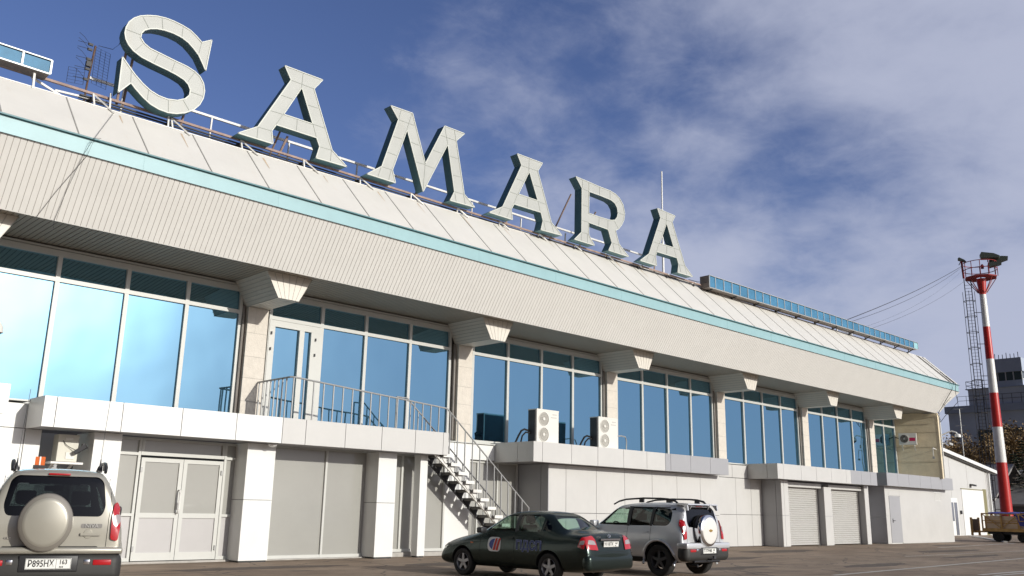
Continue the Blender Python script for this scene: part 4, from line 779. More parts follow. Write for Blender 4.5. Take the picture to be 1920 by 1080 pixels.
m = MB(); m.box(67.75, 69.15, WY-.05, WY-.004, 2.45, 2.6); m.box(69.05, 69.17, WY-.05, WY-.004, 0, 2.449); m.box(67.65, 67.77, WY-.05, WY-.004, 0, 2.449); m.box(67.77, 69.05, WY-.04, WY-.004, .02, 2.449); dr = m.build('door', white, t)
m = MB(); m.box(67.9, 68.35, WY-.05, WY-.041, 1.0, 2.3); m.box(68.5, 69.0, WY-.06, WY-.041, .05, 2.3); m.build('pane', mat('grey_glass', (.16, .17, .2), .15, coat=.5), dr)
m = MB(); m.box(69.6, 69.8, WY-.1, WY-.004, 1.5, 1.75); m.build('call_box', black, t); m = MB(); m.obox((72.2, WY-.2, 3.62), (.22, 0, 0), (0, .15, .03), (0, 0, .06)); m.build('floodlight', black, t)

# ================================================================== light mast
red = mat('red_paint', (0.50, 0.025, 0.02), 0.35, var=0.08, vscale=2); mwhite = mat('mast_white', (0.78, 0.77, 0.74), 0.35, var=0.05, vscale=2)
red_s = mat('red_steel', (0.28, 0.03, 0.03), .5)
MX, MY = 85.85, 27.0
t = thing('light_mast', 'tall red and white banded floodlight mast with a platform and caged ladder', 'mast', (MX, MY, 0))
bands = [(0, 0), (5.98, 1), (9.05, 0), (12.06, 1), (15.09, 0), (18.04, 1), (21.03, 0)]
m = MB()
def mr(z): return .50-(.50-.27)*z/21.0
for k, (z, c) in enumerate(bands):
    z1 = bands[k+1][0] if k+1 < len(bands) else 21.03
    if z1 > z: m.lathe((MX, MY, 0), (0, 0, 1), [(z, mr(z), c), (z1, mr(z1), c)], 28, c)
# bands: first is red from ground to 5.98 etc.
m.lathe((MX, MY, 0), (0, 0, 1), [(21.03, .33), (22.4, .52), (22.5, .56), (22.5, .01)], 28, 0)
m2 = MB(); 
cols = [0, 1, 0, 1, 0, 1]; zs_ = [0, 5.98, 9.05, 12.06, 15.09, 18.04, 21.03]
for k in range(6): m2.lathe((MX, MY, 0), (0, 0, 1), [(zs_[k], mr(zs_[k])), (zs_[k+1], mr(zs_[k+1]))], 28, cols[k])
m2.lathe((MX, MY, 0), (0, 0, 1), [(21.03, .27), (22.3, .40), (22.5, .42), (22.5, .01)], 28, 0); m2.lathe((MX, MY, 0), (0, 0, 1), [(0, .8), (.25, .78), (.25, .5)], 28, 1)
m2.build('pole', [red, mwhite], t, smooth=True)
vr = Vector((sin(yaw+.48+pi/2), cos(yaw+.48+pi/2), 0)).normalized() # horizontally across the view
vf = Vector((-vr.y, vr.x, 0))
def MP(a, b, z): p = Vector((MX, MY, 0))+vr*a+vf*b; return Vector((p.x, p.y, z))
m = MB(); m.lathe((MX, MY, 0), (0, 0, 1), [(22.58, .4), (22.55, 1.36), (22.66, 1.4), (22.66, .5)], 8); 
for a in range(8): q = a*pi/4; m.bar(MP(.35*cos(q), .35*sin(q), 21.2), MP(1.25*cos(q), 1.25*sin(q), 22.5), .06, .06)
m.build('platform', red_s, t)
m = MB()
for z in (23.35, 24.0): m.tube([MP(1.4*cos(q*pi/12), 1.4*sin(q*pi/12), z) for q in range(25)], .035, 6, cap=False)
for q in range(12): m.bar(MP(1.4*cos(q*pi/6), 1.4*sin(q*pi/6), 22.7), MP(1.4*cos(q*pi/6), 1.4*sin(q*pi/6), 24.0), .05, .05)
m.bar(MP(-1.4, 0, 22.7), MP(-1.45, 0, 24.5), .16, .14)
m.build('railing', red_s, t)
def flood(a, b, z, tilt, s=1.0):
    m = MB(); c = MP(a, b, z); dx = (vr*cos(tilt)+Vector((0, 0, 1))*sin(tilt)); dz = (vr*-sin(tilt)+Vector((0, 0, 1))*cos(tilt))
    n = [c-dx*.55*s-dz*.0, c-dx*.45*s+dz*.26*s, c+dx*.35*s+dz*.20*s, c+dx*.75*s+dz*.04*s, c+dx*.70*s-dz*.10*s, c-dx*.45*s-dz*.18*s]
    i = len(m.v); hw = vf*.36*s; m.v += [tuple(p-hw) for p in n]+[tuple(p+hw) for p in n]; k = 6
    m.f.append(tuple(range(k))); m.f.append(tuple(range(2*k-1, k-1, -1))); m.m += [0, 0]
    for q in range(k): m.f.append((q, k+q, k+(q+1) % k, (q+1) % k)); m.m.append(0)
    m.bar(c-dz*.1, c-dz*.5, .06, .06)
    return m.build('floodlight', mat('grey_green_lamp', (.10, .12, .10), .4, .2), t)
flood(.75, -.4, 24.45, -.15, 1.25); flood(1.45, .3, 24.15, .22, 1.25); flood(1.1, -.9, 23.5, .15, .9); flood(-1.45, 0, 24.45, -.5, .6)
m = MB(); m.lathe(MP(.2, -.5, 23.35), (0, 0, 1), [(0, .13), (.3, .13), (.42, .05), (.43, .001)], 12); m.build('beacon', red_s, t, smooth=True)
m = MB(); la = -1.35; lb = -.95
def lx(z): return -1.15 + .45*(1-z/22)*0
for a in (-1.40, -.85): m.bar(MP(a, -.15, 1.2), MP(a, -.15, 22.6), .06, .06)
for k in range(70): z = 1.3+k*.30; m.bar(MP(-1.40, -.15, z), MP(-.85, -.15, z), .025, .025)
m.build('ladder', dark_st, t)
m = MB(); z = 3.0
while z < 21.5:
    m.tube([MP(-1.40, -.15, z), MP(-1.62, -.5, z), MP(-1.5, -.85, z), MP(-1.12, -1.0, z), MP(-.75, -.85, z), MP(-.65, -.5, z), MP(-.85, -.15, z)], .03, 5); z += 1.45
for a, b in ((-1.62, -.5), (-1.12, -1.0), (-.65, -.5)): m.bar(MP(a, b, 3.0), MP(a, b, 21.3), .035, .035)
z = 2
while z < 22: m.bar(MP(-.85, -.15, z), MP(-mr(z)+.02, 0, z), .05, .05); z += 2.9
m.build('ladder_cage', dark_st, t)
def sag(a, b, s, n=14): a = Vector(a); b = Vector(b); return [a.lerp(b, k/n)-Vector((0, 0, s*4*(k/n)*(1-k/n))) for k in range(n+1)]
top = MP(-1.45, 0, 23.9)
rp = thing('roof_post', 'short steel post on the terminal roof behind the long blue light box, holding the overhead cables', 'post', (43.9, 21, 9.2))
rp['label'] = 'short steel post behind the long blue light box holding the overhead cables'
m = MB(); m.tube([(43.9, 21, 9.2), (43.9, 21, 11.0)], .04, 8); m.tube([(43.6, 21, 10.7), (46.0, 21.2, 10.7)], .03, 6); m.tube([(46.0, 21.2, 9.2), (46, 21.2, 10.75)], .04, 8); m.build('pole', steel, rp, smooth=True)
for (e, s, r, z_, lab) in (((43.9, 21, 10.95), .25, .020, .0, 'thick overhead cable sagging from the mast platform to the terminal roof'), ((44.0, 21, 10.85), .5, .012, -.1, 'thinner overhead cable just under the thick one, mast platform to roof'), ((45.2, 21.1, 10.7), .7, .005, -.4, 'fine overhead wire below the two cables, mast to roof'), ((46.0, 21.2, 10.7), .45, .008, -1.5, 'lowest fine overhead wire from below the mast platform to the roof end')):
    cable('overhead_cable', sag(top+Vector((0, 0, z_)), e, s), r, black, lab, group='cables between mast and terminal')
# slim antenna pole left of the mast
t = thing('antenna_pole', 'slim grey antenna pole with short cross arms standing left of the banded mast', 'antenna', (86, 30.6, 0))
m = MB(); m.tube([(84.6, 29.6, 0), (84.6, 29.6, 10.7)], .045, 6); m.build('pole', steel, t, smooth=True); m = MB()
for z in (10.7, 9.2, 7.7): m.bar(Vector((84.6, 29.6, z))-vr*.45, Vector((84.6, 29.6, z))+vr*.45, .05, .05)
m.build('cross_arm', steel, t)

# ================================================================== control tower block
tw = mat('tower_blue_grey', (0.58, 0.63, 0.72), 0.7, var=0.1, vscale=.3); tw2 = mat('tower_dark_grey', (0.40, 0.45, 0.54), 0.7, var=0.1, vscale=.3); tw3 = mat('tower_pale', (0.55, 0.56, 0.56), 0.6, var=0.05)
t = thing('control_tower', 'grey blue airport control tower block with a glazed top room, far behind the mast', 'building', (160, 48, 0))
m = MB(); m.box(150, 210, 30, 54.2, 0, 17.3); m.box(150.0, 175, 40.5, 50.9, 18.45, 20.9); m.build('wall', tw, t)
m = MB(); m.box(149.6, 210, 29.6, 54.6, 17.3, 18.4); m.box(149.7, 175.3, 40.2, 51.2, 20.9, 21.0); m.build('parapet', tw2, t)
m = MB(); m.box(150, 168, 42.9, 47.5, 21.01, 21.9); m.box(149.8, 168.2, 42.75, 47.7, 23.2, 25.3); m.build('upper_wall', tw2, t)
m = MB(); m.box(150.1, 150.2, 43.0, 47.4, 21.9, 23.2); m.box(150.1, 168, 43.0, 43.1, 21.9, 23.2); wn = m.build('window', mat('tower_glass', (.05, .065, .05), .15, coat=.5), t)
m = MB(); 
for y in (42.95, 44.1, 45.2, 46.3, 47.4): m.box(149.95, 150.09, y-.06, y+.06, 21.9, 23.2)
m.box(150, 168, 42.85, 42.97, 21.9, 22.1); m.build('frame', tw3, wn)
m = MB()
for k in range(9): y = 43.2+k*.55; m.bar((150.2, y, 25.3), (150.2, y, 26.0+.2*(k % 3 == 0)), .08, .08)
m.build('antenna', dark_st, t)
m = MB(); y0_, y1_ = 47.8, 51.1
for z in (21.55, 22.2): m.bar((150, y0_, z), (150, y1_, z), .06, .06); m.bar((150, y1_, z), (160, y1_, z), .06, .06)
for k in range(5): m.bar((150, y0_+k*(y1_-y0_)/4, 21), (150, y0_+k*(y1_-y0_)/4, 22.2), .06, .06)
for z in (19.2, 19.9): m.bar((149.8, 38, z), (149.8, 52.6, z), .05, .05)
for k in range(12): m.bar((149.8, 38+k*1.32, 18.4), (149.8, 38+k*1.32, 19.9), .05, .05)
m.build('railing', dark_st, t)
m = MB(); 
for y, z, hh in ((41.2, 14.2, 1.6), (48.6, 13.4, 2.2), (45, 14, 1.4)): m.box(149.93, 149.99, y-1.4, y+1.4, z-hh/2, z+hh/2)
m.build('window', MATS['tower_glass'], t)
# grey sheds under the trees
for i, (x, y0_, y1_, z, zr_, lab) in enumerate(((93, 30.4, 34.6, 3.4, 6.55, 'shed with a broad grey sloping roof between the warehouse and the mast'), (96, 25.5, 30.0, 3.0, 6.1, 'shed with a broad grey sloping roof right of the mast'))):
    t = thing('shed', lab, 'shed', (x, (y0_+y1_)/2, 0)); m = MB(); m.box(x, x+12, y0_, y1_, 0, z-.3); m.build('wall', mat('shed_wall', (.13, .13, .14), .8, var=.2), t)
    m = MB(); m.prism([(x-.5, z-.4), (x+6, zr_), (x+12.5, z-.4), (x+12.5, z-.6), (x+6, zr_-.2), (x-.5, z-.6)], y0_-.4, y1_+.4, 0); m.build('roof', mat('shed_roof', (.26, .25, .24), .8, var=.2, vscale=.6), t)

# ================================================================== trees
def leaf_mat(name, a, b):
    m = bpy.data.materials.new(name); m.use_nodes = True; nt = m.node_tree; n = nt.nodes; l = nt.links; p = n['Principled BSDF']; p.inputs['Roughness'].default_value = 0.8; p.inputs['Specular IOR Level'].default_value = .2
    tc = n.new('ShaderNodeTexCoord'); t = n.new('ShaderNodeTexNoise'); t.inputs['Scale'].default_value = 1.1; t.inputs['Detail'].default_value = 4; l.new(tc.outputs['Object'], t.inputs['Vector'])
    r = n.new('ShaderNodeValToRGB'); r.color_ramp.elements[0].position = .35; r.color_ramp.elements[1].position = .65; r.color_ramp.elements[0].color = (*a, 1); r.color_ramp.elements[1].color = (*b, 1); l.new(t.outputs[0], r.inputs[0]); l.new(r.outputs[0], p.inputs['Base Color']); MATS[name] = m; return m
autumn = leaf_mat('autumn_leaf', (0.17, 0.12, 0.065), (0.32, 0.22, 0.11)); twig = mat('bark', (.20, .16, .13), .9, var=.3); needle = leaf_mat('spruce_needle', (0.012, 0.022, 0.012), (0.035, 0.055, 0.028))
def make_tree(seed, H, W, nleaf=2600):
    rnd = random.Random(seed); root = bpy.data.objects.new('bush_tree', None); COL.objects.link(root); ROOTLOC[root.name] = Vector((0, 0, 0))
    m = MB(); lm = MB(); tips = []
    def branch(p, d, L, r, depth):
        pts = [p]; 
        for k in range(4):
            d = (d+Vector((rnd.uniform(-.2, .2), rnd.uniform(-.2, .2), rnd.uniform(-.05, .15)))).normalized(); p = p+d*L/4; pts.append(p)
        m.tube(pts, [r*(1-.18*k) for k in range(5)], 5 if depth > 1 else 4, cap=False)
        if depth == 0: tips.extend(pts[1:]); return
        for _ in range(4 if depth > 1 else 5):
            k = rnd.randint(1, 4); nd = (d+Vector((rnd.uniform(-1, 1), rnd.uniform(-1, 1), rnd.uniform(.0, .8)))).normalized(); branch(pts[k], nd, L*.6, r*.5, depth-1)
        tips.append(pts[-1])
    for s in range(4):
        a = rnd.uniform(0, 2*pi); branch(Vector((.25*cos(a), .25*sin(a), 0)), Vector((cos(a)*W/H*.7, sin(a)*W/H*.7, 1)).normalized(), H*.52, .09, 2)
    for _ in range(nleaf):
        p = rnd.choice(tips)+Vector((rnd.gauss(0, .22), rnd.gauss(0, .22), rnd.gauss(0, .22))); s = rnd.uniform(.05, .12)
        a = Vector((rnd.gauss(0, 1), rnd.gauss(0, 1), rnd.gauss(0, 1))).normalized(); b = a.orthogonal().normalized(); lm.face([p-a*s-b*s*.6, p+a*s-b*s*.6, p+a*s+b*s*.6, p-a*s+b*s*.6])
    m.build('trunk', twig, root, fix=False); lm.build('crown', autumn, root, fix=False); return root
protos = [make_tree(s, 6.5, 4, 2300) for s in (1, 2, 3)]
spots = [(106, 43.5, 1.05), (107, 40.6, 1.12), (106, 38.4, 1.05), (111, 42.5, 1.2), (112, 39.6, 1.2), (114, 36.8, 1.15), (113, 40.5, 1.3), (117, 38.0, 1.25), (120, 34.5, 1.35), (116, 33, 1.2), (122, 31, 1.3), (112, 43.5, 1.15), (126, 37.5, 1.3)]
used = set(); TL = ['first', 'second', 'third']
for i, (x, y, s) in enumerate(spots):
    p = protos[i % 3]; o = p if i < 3 else copy_tree(p); o.location = (x, y, 1.5+(x-98)*.12); o.scale = (s, s, s); o.rotation_euler = (0, 0, i*1.7)
    tag(o, 'brown autumn bush tree in front of the control tower', 'tree', 'autumn trees behind the warehouse')
def spruce(x, y, z, H, W, seed, label):
    rnd = random.Random(seed); t = thing('spruce_tree', label, 'tree', (x, y, z)); m = MB(); m.tube([(x, y, z), (x, y, z+H)], [.22, .02], 7, cap=False); m.build('trunk', twig, t, smooth=True); lm = MB(); bm_ = MB()
    n = int(H*3.4)
    for k in range(n):
        f = k/n; zz = z+.8+(H-.9)*f; R = W*(1-f)**.85*rnd.uniform(.8, 1.08)
        for q in range(9):
            a = rnd.uniform(0, 2*pi); L = R*rnd.uniform(.7, 1.05); d_ = Vector((cos(a), sin(a), 0)); s_ = Vector((-sin(a), cos(a), 0)); p0 = Vector((x, y, zz)); dr_ = .22*L
            bm_.tube([p0, p0+d_*L*.6-Vector((0, 0, dr_*.7)), p0+d_*L-Vector((0, 0, dr_*.6))], .015, 3, cap=False)
            for e in range(16):
                u = rnd.uniform(.15, 1); p = p0+d_*L*u-Vector((0, 0, dr_*(u if u < .6 else .75)))+s_*rnd.gauss(0, .10+.16*(1-u)*L*.5); tl = rnd.uniform(.14, .30); dd = (d_*.7+s_*rnd.uniform(-1, 1)-Vector((0, 0, rnd.uniform(.1, .8)))).normalized(); w2 = dd.cross(Vector((0, 0, 1))).normalized()*.05
                lm.face([p-w2, p+w2, p+dd*tl+w2*.3, p+dd*tl-w2*.3])
    bm_.build('branch', twig, t, fix=False); lm.build('crown', needle, t, fix=False)
spruce(99.3, 29.2, 0, 9.2, 3.0, 11, 'dark green spruce at the right picture edge just behind the baggage cart')
spruce(103.5, 31.3, 0, 8.2, 2.6, 12, 'dark spruce right behind the foot of the banded mast')
# ================================================================== baggage cart
wood = mat('worn_yellow_paint', (0.60, 0.38, 0.14), .7, var=.3, vscale=4, dirt=.5, strcol=(.16, .09, .04)); plyw = mat('pale_plywood', (.80, .66, .50), .7, var=.12, vscale=3); rub = mat('rubber', (.02, .02, .02), .8)
CXc = 55.3; ya, yb2 = 18.5, 13.0
t = thing('baggage_cart', 'yellow flat baggage cart with caged sides parked at the right picture edge', 'cart', (CXc, 16, 0))
m = MB(); m.box(CXc-.75, CXc+.75, yb2, ya, .60, .70); m.box(CXc-.77, CXc-.75, yb2, ya, .55, .72); m.build('deck', wood, t)
m = MB()
for y in (ya-.03, ya-1.0, ya-1.9, ya-2.8, ya-3.7): 
    for x in (CXc-.73, CXc+.73): m.bar((x, y, .7), (x, y, 1.50), .07, .07)
for x in (CXc-.73, CXc+.73):
    m.bar((x, yb2, 1.50), (x, ya, 1.50), .06, .06); m.bar((x, yb2, 1.12), (x, ya, 1.12), .04, .04)
    for k in range(4):
        a, b = ya-.95*k-.05, ya-.95*(k+1); m.bar((x, a, 1.48), (x, b, .74), .045, .04) if k % 2 == 0 else m.bar((x, b, 1.48), (x, a, .74), .045, .04)
m.bar((CXc-.73, ya-.03, 1.5), (CXc+.73, ya-.03, 1.5), .06, .06); m.build('side_frame', wood, t)
m = MB(); m.box(CXc-.4, CXc+.4, ya+.02, ya+.62, .48, .56); m.box(CXc-.62, CXc-.54, ya+.55, ya+.66, .3, 1.28); m.box(CXc+.5, CXc+.58, ya+.55, ya+.66, .3, 1.28); m.box(CXc-.55, CXc+.5, ya+.57, ya+.62, .45, 1.2, 1); m.build('tailboard', [wood, mat('dark_board', (.12, .07, .035), .8)], t)
m = MB(); m.box(CXc-.55, CXc+.55, yb2, ya-.2, .40, .6); m.build('chassis', dark_st, t)
for y in (ya-.75, ya-2.0, ya-2.55, ya-3.8):
    for s in (-1, 1):
        m = MB(); m.lathe((CXc+s*.62, y, .28), (s, 0, 0), [(-.09, .12), (-.09, .25), (-.07, .28), (.07, .28), (.09, .25), (.09, .16), (.05, .14), (.05, .001)], 22); m.build('wheel', rub, t, smooth=True)
for i, (y0_, y1_, h_, lab) in enumerate(((ya-1.85, ya-.12, 1.38, 'pale plywood crate on the baggage cart, nearest its tail'), (ya-4.6, ya-3.1, 1.30, 'pale plywood crate further forward on the baggage cart beside the blue tarpaulin'))):
    c = thing('crate', lab, 'crate', (CXc, (y0_+y1_)/2, .7), 'crates on the baggage cart'); m = MB(); m.box(CXc-.6, CXc+.6, y0_, y1_, .705, h_); m.build('body', plyw, c); m = MB()
    for y in (y0_+.04, (y0_+y1_)/2, y1_-.04): m.box(CXc-.62, CXc-.6, y-.04, y+.04, .705, h_)
    m.box(CXc-.622, CXc-.602, y0_, y1_, .98, 1.03); m.build('batten', wood, c)
m = MB(); N = 22; rnd = random.Random(4)
bt = mat('blue_tarpaulin', (.03, .04, .30), .45, var=.25, vscale=5)
for i in range(N+1):
    for j in range(9):
        y = ya-.35-i*.2; u = j/8; xx = CXc-.80+1.55*u; zz = 1.56+.035*rnd.random()+.02*sin(i*1.3)
        if j == 0: zz = (1.48 if i < 8 or i > 14 else .85)+.06*rnd.random(); xx = CXc-.80
        m.v.append((xx, y, zz))
for i in range(N):
    for j in range(8): m.f.append((i*9+j, (i+1)*9+j, (i+1)*9+j+1, i*9+j+1)); m.m.append(0)
tag(m.build('tarpaulin', bt, smooth=True), 'crumpled blue tarpaulin lying over the frame of the baggage cart', 'tarpaulin')
SUV1 = ((4.09, 12.80), 1.283, 1.0)
SUV2 = ((15.90, 12.38), 1.577, .894)
SED = ((12.64, 12.39), 1.638, .86)
# ================================================================== cars
def paint(name, col, metal=.35, rough=.32):
    m = mat(name, col, rough, metal, var=.04, vscale=2, coat=.7); return m
silver_beige = paint('champagne_paint', (.38, .36, .305)); silver = paint('silver_paint', (.64, .65, .67)); green = mat('dark_green_paint', (.030, .042, .038), .26, .65, coat=.22, spec=.3)
grey_pl = mat('grey_bumper_plastic', (.030, .029, .027), .6, var=.1); tyre_m = mat('tyre_rubber', (.022, .021, .02), .8, var=.2, vscale=8); rim_m = mat('alloy_rim', (.33, .33, .34), .35, .6); rim_d = mat('dark_alloy_rim', (.09, .09, .095), .4, .5)
tint_g = car_glass('tinted_car_glass', (.05, .06, .065)); clear_g = car_glass('green_car_glass', (.60, .74, .66)); chrome = mat('chrome', (.75, .75, .76), .12, 1.0); lamp_r = mat('red_lamp', (.42, .008, .012), .15, coat=1.0); lamp_w = mat('clear_lamp', (.46, .40, .38), .2, .4, coat=1.0)
plate_m = mat('plate_white', (.78, .78, .74), .4); ink = mat('plate_black', (.02, .02, .02), .5); inter = mat('dark_interior', (.03, .03, .032), .85); badge = mat('badge_grey', (.18, .17, .16), .4, .4); gold = mat('gold_emblem', (.55, .33, .07), .3, .7)
orange = mat('orange_beacon', (.62, .12, .01), .35, coat=.4); blue_t = mat('blue_sticker', (.03, .06, .30), .5); red_t = mat('red_sticker', (.55, .03, .02), .5); white_t = mat('white_sticker', (.75, .75, .75), .4); pale_t = mat('pale_outline', (.30, .34, .48), .5)
def loft(stations):
    """stations: x, zb, zbelt, ztop, wlow, wbelt, wtop. returns verts, faces of a closed ring loft"""
    v = []; f = []; n = 16
    for (x, zb_, zl, zt, wl, wb_, wt) in stations:
        h = [(0, zb_), (wl*.70, zb_), (wl*.97, zb_+.05), (wb_+.012, zb_+(zl-zb_)*.45), (wb_, zl-.03), (wt, zt-.045), (wt*.82, zt), (0, zt+.018)]
        # 8 half points; ring of 14
        ring = [(x, y, z) for y, z in h]+[(x, -y, z) for y, z in reversed(h[1:-1])]
        v += ring
    n = 14
    for a in range(len(stations)-1):
        for j in range(n): f.append((a*n+j, a*n+(j+1) % n, (a+1)*n+(j+1) % n, (a+1)*n+j))
    for base, rev in ((0, False), ((len(stations)-1)*n, True)):
        for j in range(7):
            q = [base+j, base+j+1, base+(n-(j+1)) % n, base+(n-j) % n]
            q = list(dict.fromkeys(q)); f.append(tuple(q) if rev else tuple(reversed(q)))
    return v, f
def mesh_obj(name, v, f, mats, sub=0):
    me = bpy.data.meshes.new(name); me.from_pydata([tuple(a) for a in v], [], f)
    for m in mats: me.materials.append(m)
    bm = bmesh.new(); bm.from_mesh(me); bmesh.ops.recalc_face_normals(bm, faces=bm.faces); bm.to_mesh(me); bm.free()
    o = bpy.data.objects.new(name, me); COL.objects.link(o)
    if sub: md = o.modifiers.new('s', 'SUBSURF'); md.levels = sub; md.render_levels = sub; o = bake(o)
    return o
def bake(o):
    dg = bpy.context.evaluated_depsgraph_get(); dg.update(); me = bpy.data.meshes.new_from_object(o.evaluated_get(dg)); o.modifiers.clear(); old = o.data; o.data = me; return o
def cut(o, v, f, mi=0):
    c = mesh_obj('cutter', v, f, list(o.data.materials)); c.data.polygons.foreach_set('material_index', [mi]*len(c.data.polygons))
    md = o.modifiers.new('b', 'BOOLEAN'); md.operation = 'DIFFERENCE'; md.object = c; md.solver = 'EXACT'; bake(o); bpy.data.objects.remove(c)
def prism_vf(poly, a, b, axis):
    n = len(poly); P = {'y': lambda p, t: (p[0], t, p[1]), 'x': lambda p, t: (t, p[0], p[1])}[axis]
    v = [P(p, a) for p in poly]+[P(p, b) for p in poly]; f = [tuple(range(n)), tuple(range(2*n-1, n-1, -1))]+[(k, n+k, n+(k+1) % n, (k+1) % n) for k in range(n)]
    return v, f
def rounded(poly, r, seg=4):
    out = []; n = len(poly)
    for i in range(n):
        p = Vector(poly[i]); a = Vector(poly[i-1])-p; b = Vector(poly[(i+1) % n])-p; rr = min(r, a.length*.45, b.length*.45); a = p+a.normalized()*rr; b = p+b.normalized()*rr
        for k in range(seg+1): t = k/seg; out.append(tuple(a*(1-t)**2+p*2*t*(1-t)+b*t*t))
    return out
class Car:
    def __init__(s, name, label, loc, ang, sc, st, body_m, group=None):
        s.t = thing(name, label, 'car', (loc[0], loc[1], 0), group); s.t.rotation_euler = (0, 0, ang); s.t.scale = (sc, sc, sc); s.pm = body_m; s.st = st
        v, f = loft(st); s.body = mesh_obj('body', v, f, [body_m, black_m], 2); s.body.data.polygons.foreach_set('use_smooth', [True]*len(s.body.data.polygons))
        bm = bmesh.new(); bm.from_mesh(s.body.data); s.bvh = BVHTree.FromBMesh(bm); bm.free(); s.glassjobs = []; s.xr = -1.72 if len(st) == 16 else -1.99
    def ray(s, p, axis, sign):
        """p: 2-D point; cast from outside towards the car"""
        if axis == 'y': o = Vector((p[0], sign*3, p[1])); d = Vector((0, -sign, 0))
        elif axis == 'x': o = Vector((sign*4, p[0], p[1])); d = Vector((-sign, 0, 0))
        else: o = Vector((p[0], p[1], 4)); d = Vector((0, 0, -1))
        h = s.bvh.ray_cast(o, d); return h[0], h[1]
    def decal(s, name, poly, axis, sign, m, off=.004, th=.0, parent=None, step=.05, link=True):
        bm = bmesh.new(); vs = [bm.verts.new((p[0], p[1], 0)) for p in poly]; bm.faces.new(vs)
        mn = [min(p[k] for p in poly) for k in (0, 1)]; mx = [max(p[k] for p in poly) for k in (0, 1)]
        for k, nrm_ in ((0, (1, 0, 0)), (1, (0, 1, 0))):
            q = mn[k]+step
            while q < mx[k]:
                co = [0, 0, 0]; co[k] = q; bmesh.ops.bisect_plane(bm, geom=bm.verts[:]+bm.edges[:]+bm.faces[:], plane_co=co, plane_no=nrm_); q += step
        bmesh.ops.triangulate(bm, faces=bm.faces)
        last = None; p_lamp = 'lamp' in name
        for v in bm.verts:
            h, n_ = s.ray((v.co.x, v.co.y), axis, sign)
            if h is None:
                h = last[0].copy() if last else Vector((0, 0, 0)); n_ = last[1] if last else Vector((0, 0, 1))
                if axis == 'y': h.x, h.z = v.co.x, v.co.y
                elif axis == 'x': h.y, h.z = v.co.x, v.co.y
            else:
                if axis == 'x' and sign < 0 and h.x > s.xr and p_lamp: h.x = s.xr
                last = (h.copy(), n_.copy())
            out = {'y': Vector((0, sign, 0)), 'x': Vector((sign, 0, 0)), 'z': Vector((0, 0, 1))}[axis]
            nn = (n_*.6+out*.4).normalized() if n_.dot(out) > 0 else out
            v.co = h+nn*off
        if th:
            r = bmesh.ops.extrude_face_region(bm, geom=bm.faces[:])
            out = {'y': Vector((0, sign, 0)), 'x': Vector((sign, 0, 0)), 'z': Vector((0, 0, 1))}[axis]
            bmesh.ops.translate(bm, vec=out*th, verts=[g_ for g_ in r['geom'] if isinstance(g_, bmesh.types.BMVert)])
        bmesh.ops.recalc_face_normals(bm, faces=bm.faces)
        me = bpy.data.meshes.new(name); bm.to_mesh(me); bm.free(); me.materials.append(m)
        o = bpy.data.objects.new(name, me); COL.objects.link(o); o.parent = parent or s.t
        me.polygons.foreach_set('use_smooth', [True]*len(me.polygons)); me.set_sharp_from_angle(angle=radians(40)); return o
    def window(s, poly, axis, sign, m, r=.05):
        p = rounded(poly, r); s.decal('window', p, axis, sign, m, off=-.012); s.glassjobs.append((p, axis, sign))
    def finish(s, cav, arches, arch_r):
        # cabin hollow, window openings, wheel arches
        v, f = loft(cav); cm = mesh_obj('c', v, f, [], 2); vv = [tuple(a.co) for a in cm.data.vertices]; ff = [tuple(p.vertices) for p in cm.data.polygons]; bpy.data.objects.remove(cm); cut(s.body, vv, ff, 1)
        for p, axis, sign in s.glassjobs:
            a, b = (sign*.35, sign*1.3) if axis == 'y' else ((-1.05, -2.6) if sign < 0 else (0.1, 2.0)); cut(s.body, *prism_vf(p, a, b, axis), 1)
        for (x, z) in arches:
            for sg in (-1, 1):
                n = 28; circ = [(x+arch_r*cos(2*pi*k/n), z+arch_r*sin(2*pi*k/n)) for k in range(n)]; cut(s.body, *prism_vf(circ, sg*.50, sg*1.3, 'y'), 1)
        s.body.parent = s.t; s.body.data.set_sharp_from_angle(angle=radians(32))
    def wheel(s, x, y, R, w_, rimr, m, spokes=5):
        sg = 1 if y > 0 else -1; root = MB(); root.lathe((x, y, R), (0, sg, 0), [(-.05, rimr*.8), (.0, rimr*.75), (.0, .001)], 20); root = root.build('wheel', black_m, s.t, local=True)
        m1 = MB(); h = w_/2; m1.lathe((x, y, R), (0, sg, 0), [(-h, rimr), (-h, R*.93), (-h*.8, R*.99), (0, R), (h*.8, R*.99), (h, R*.94), (h+.004, rimr+.03), (h-.012, rimr)], 36); m1.build('tyre', tyre_m, root, smooth=True, local=True)
        m2 = MB(); m2.lathe((x, y, R), (0, sg, 0), [(h-.012, rimr+.003), (h-.004, rimr-.004), (h-.03, rimr-.016), (h-.10, rimr-.03)], 36); m2.lathe((x, y, R), (0, sg, 0), [(h-.045, .055), (h-.022, .05), (h-.018, .02), (h-.018, .001)], 20)
        for k in range(spokes):
            a = 2*pi*k/spokes+.3; d_ = Vector((cos(a), 0, sin(a))); s_ = Vector((-sin(a), 0, cos(a))); c0 = Vector((x, y+sg*(h-.035), R))
            i = len(m2.v); pts = [c0+d_*.03-s_*.035, c0+d_*.03+s_*.035, c0+d_*(rimr-.01)+s_*.026, c0+d_*(rimr-.01)-s_*.026]; up = Vector((0, sg*.014, 0)); m2.v += [tuple(p) for p in pts]+[tuple(p+up) for p in pts]
            for q in ((0, 1, 2, 3), (7, 6, 5, 4), (0, 4, 5, 1), (1, 5, 6, 2), (2, 6, 7, 3), (3, 7, 4, 0)): m2.f.append(tuple(i+z for z in q)); m2.m.append(0)
        m2.build('rim', m, root, smooth=True, local=True)
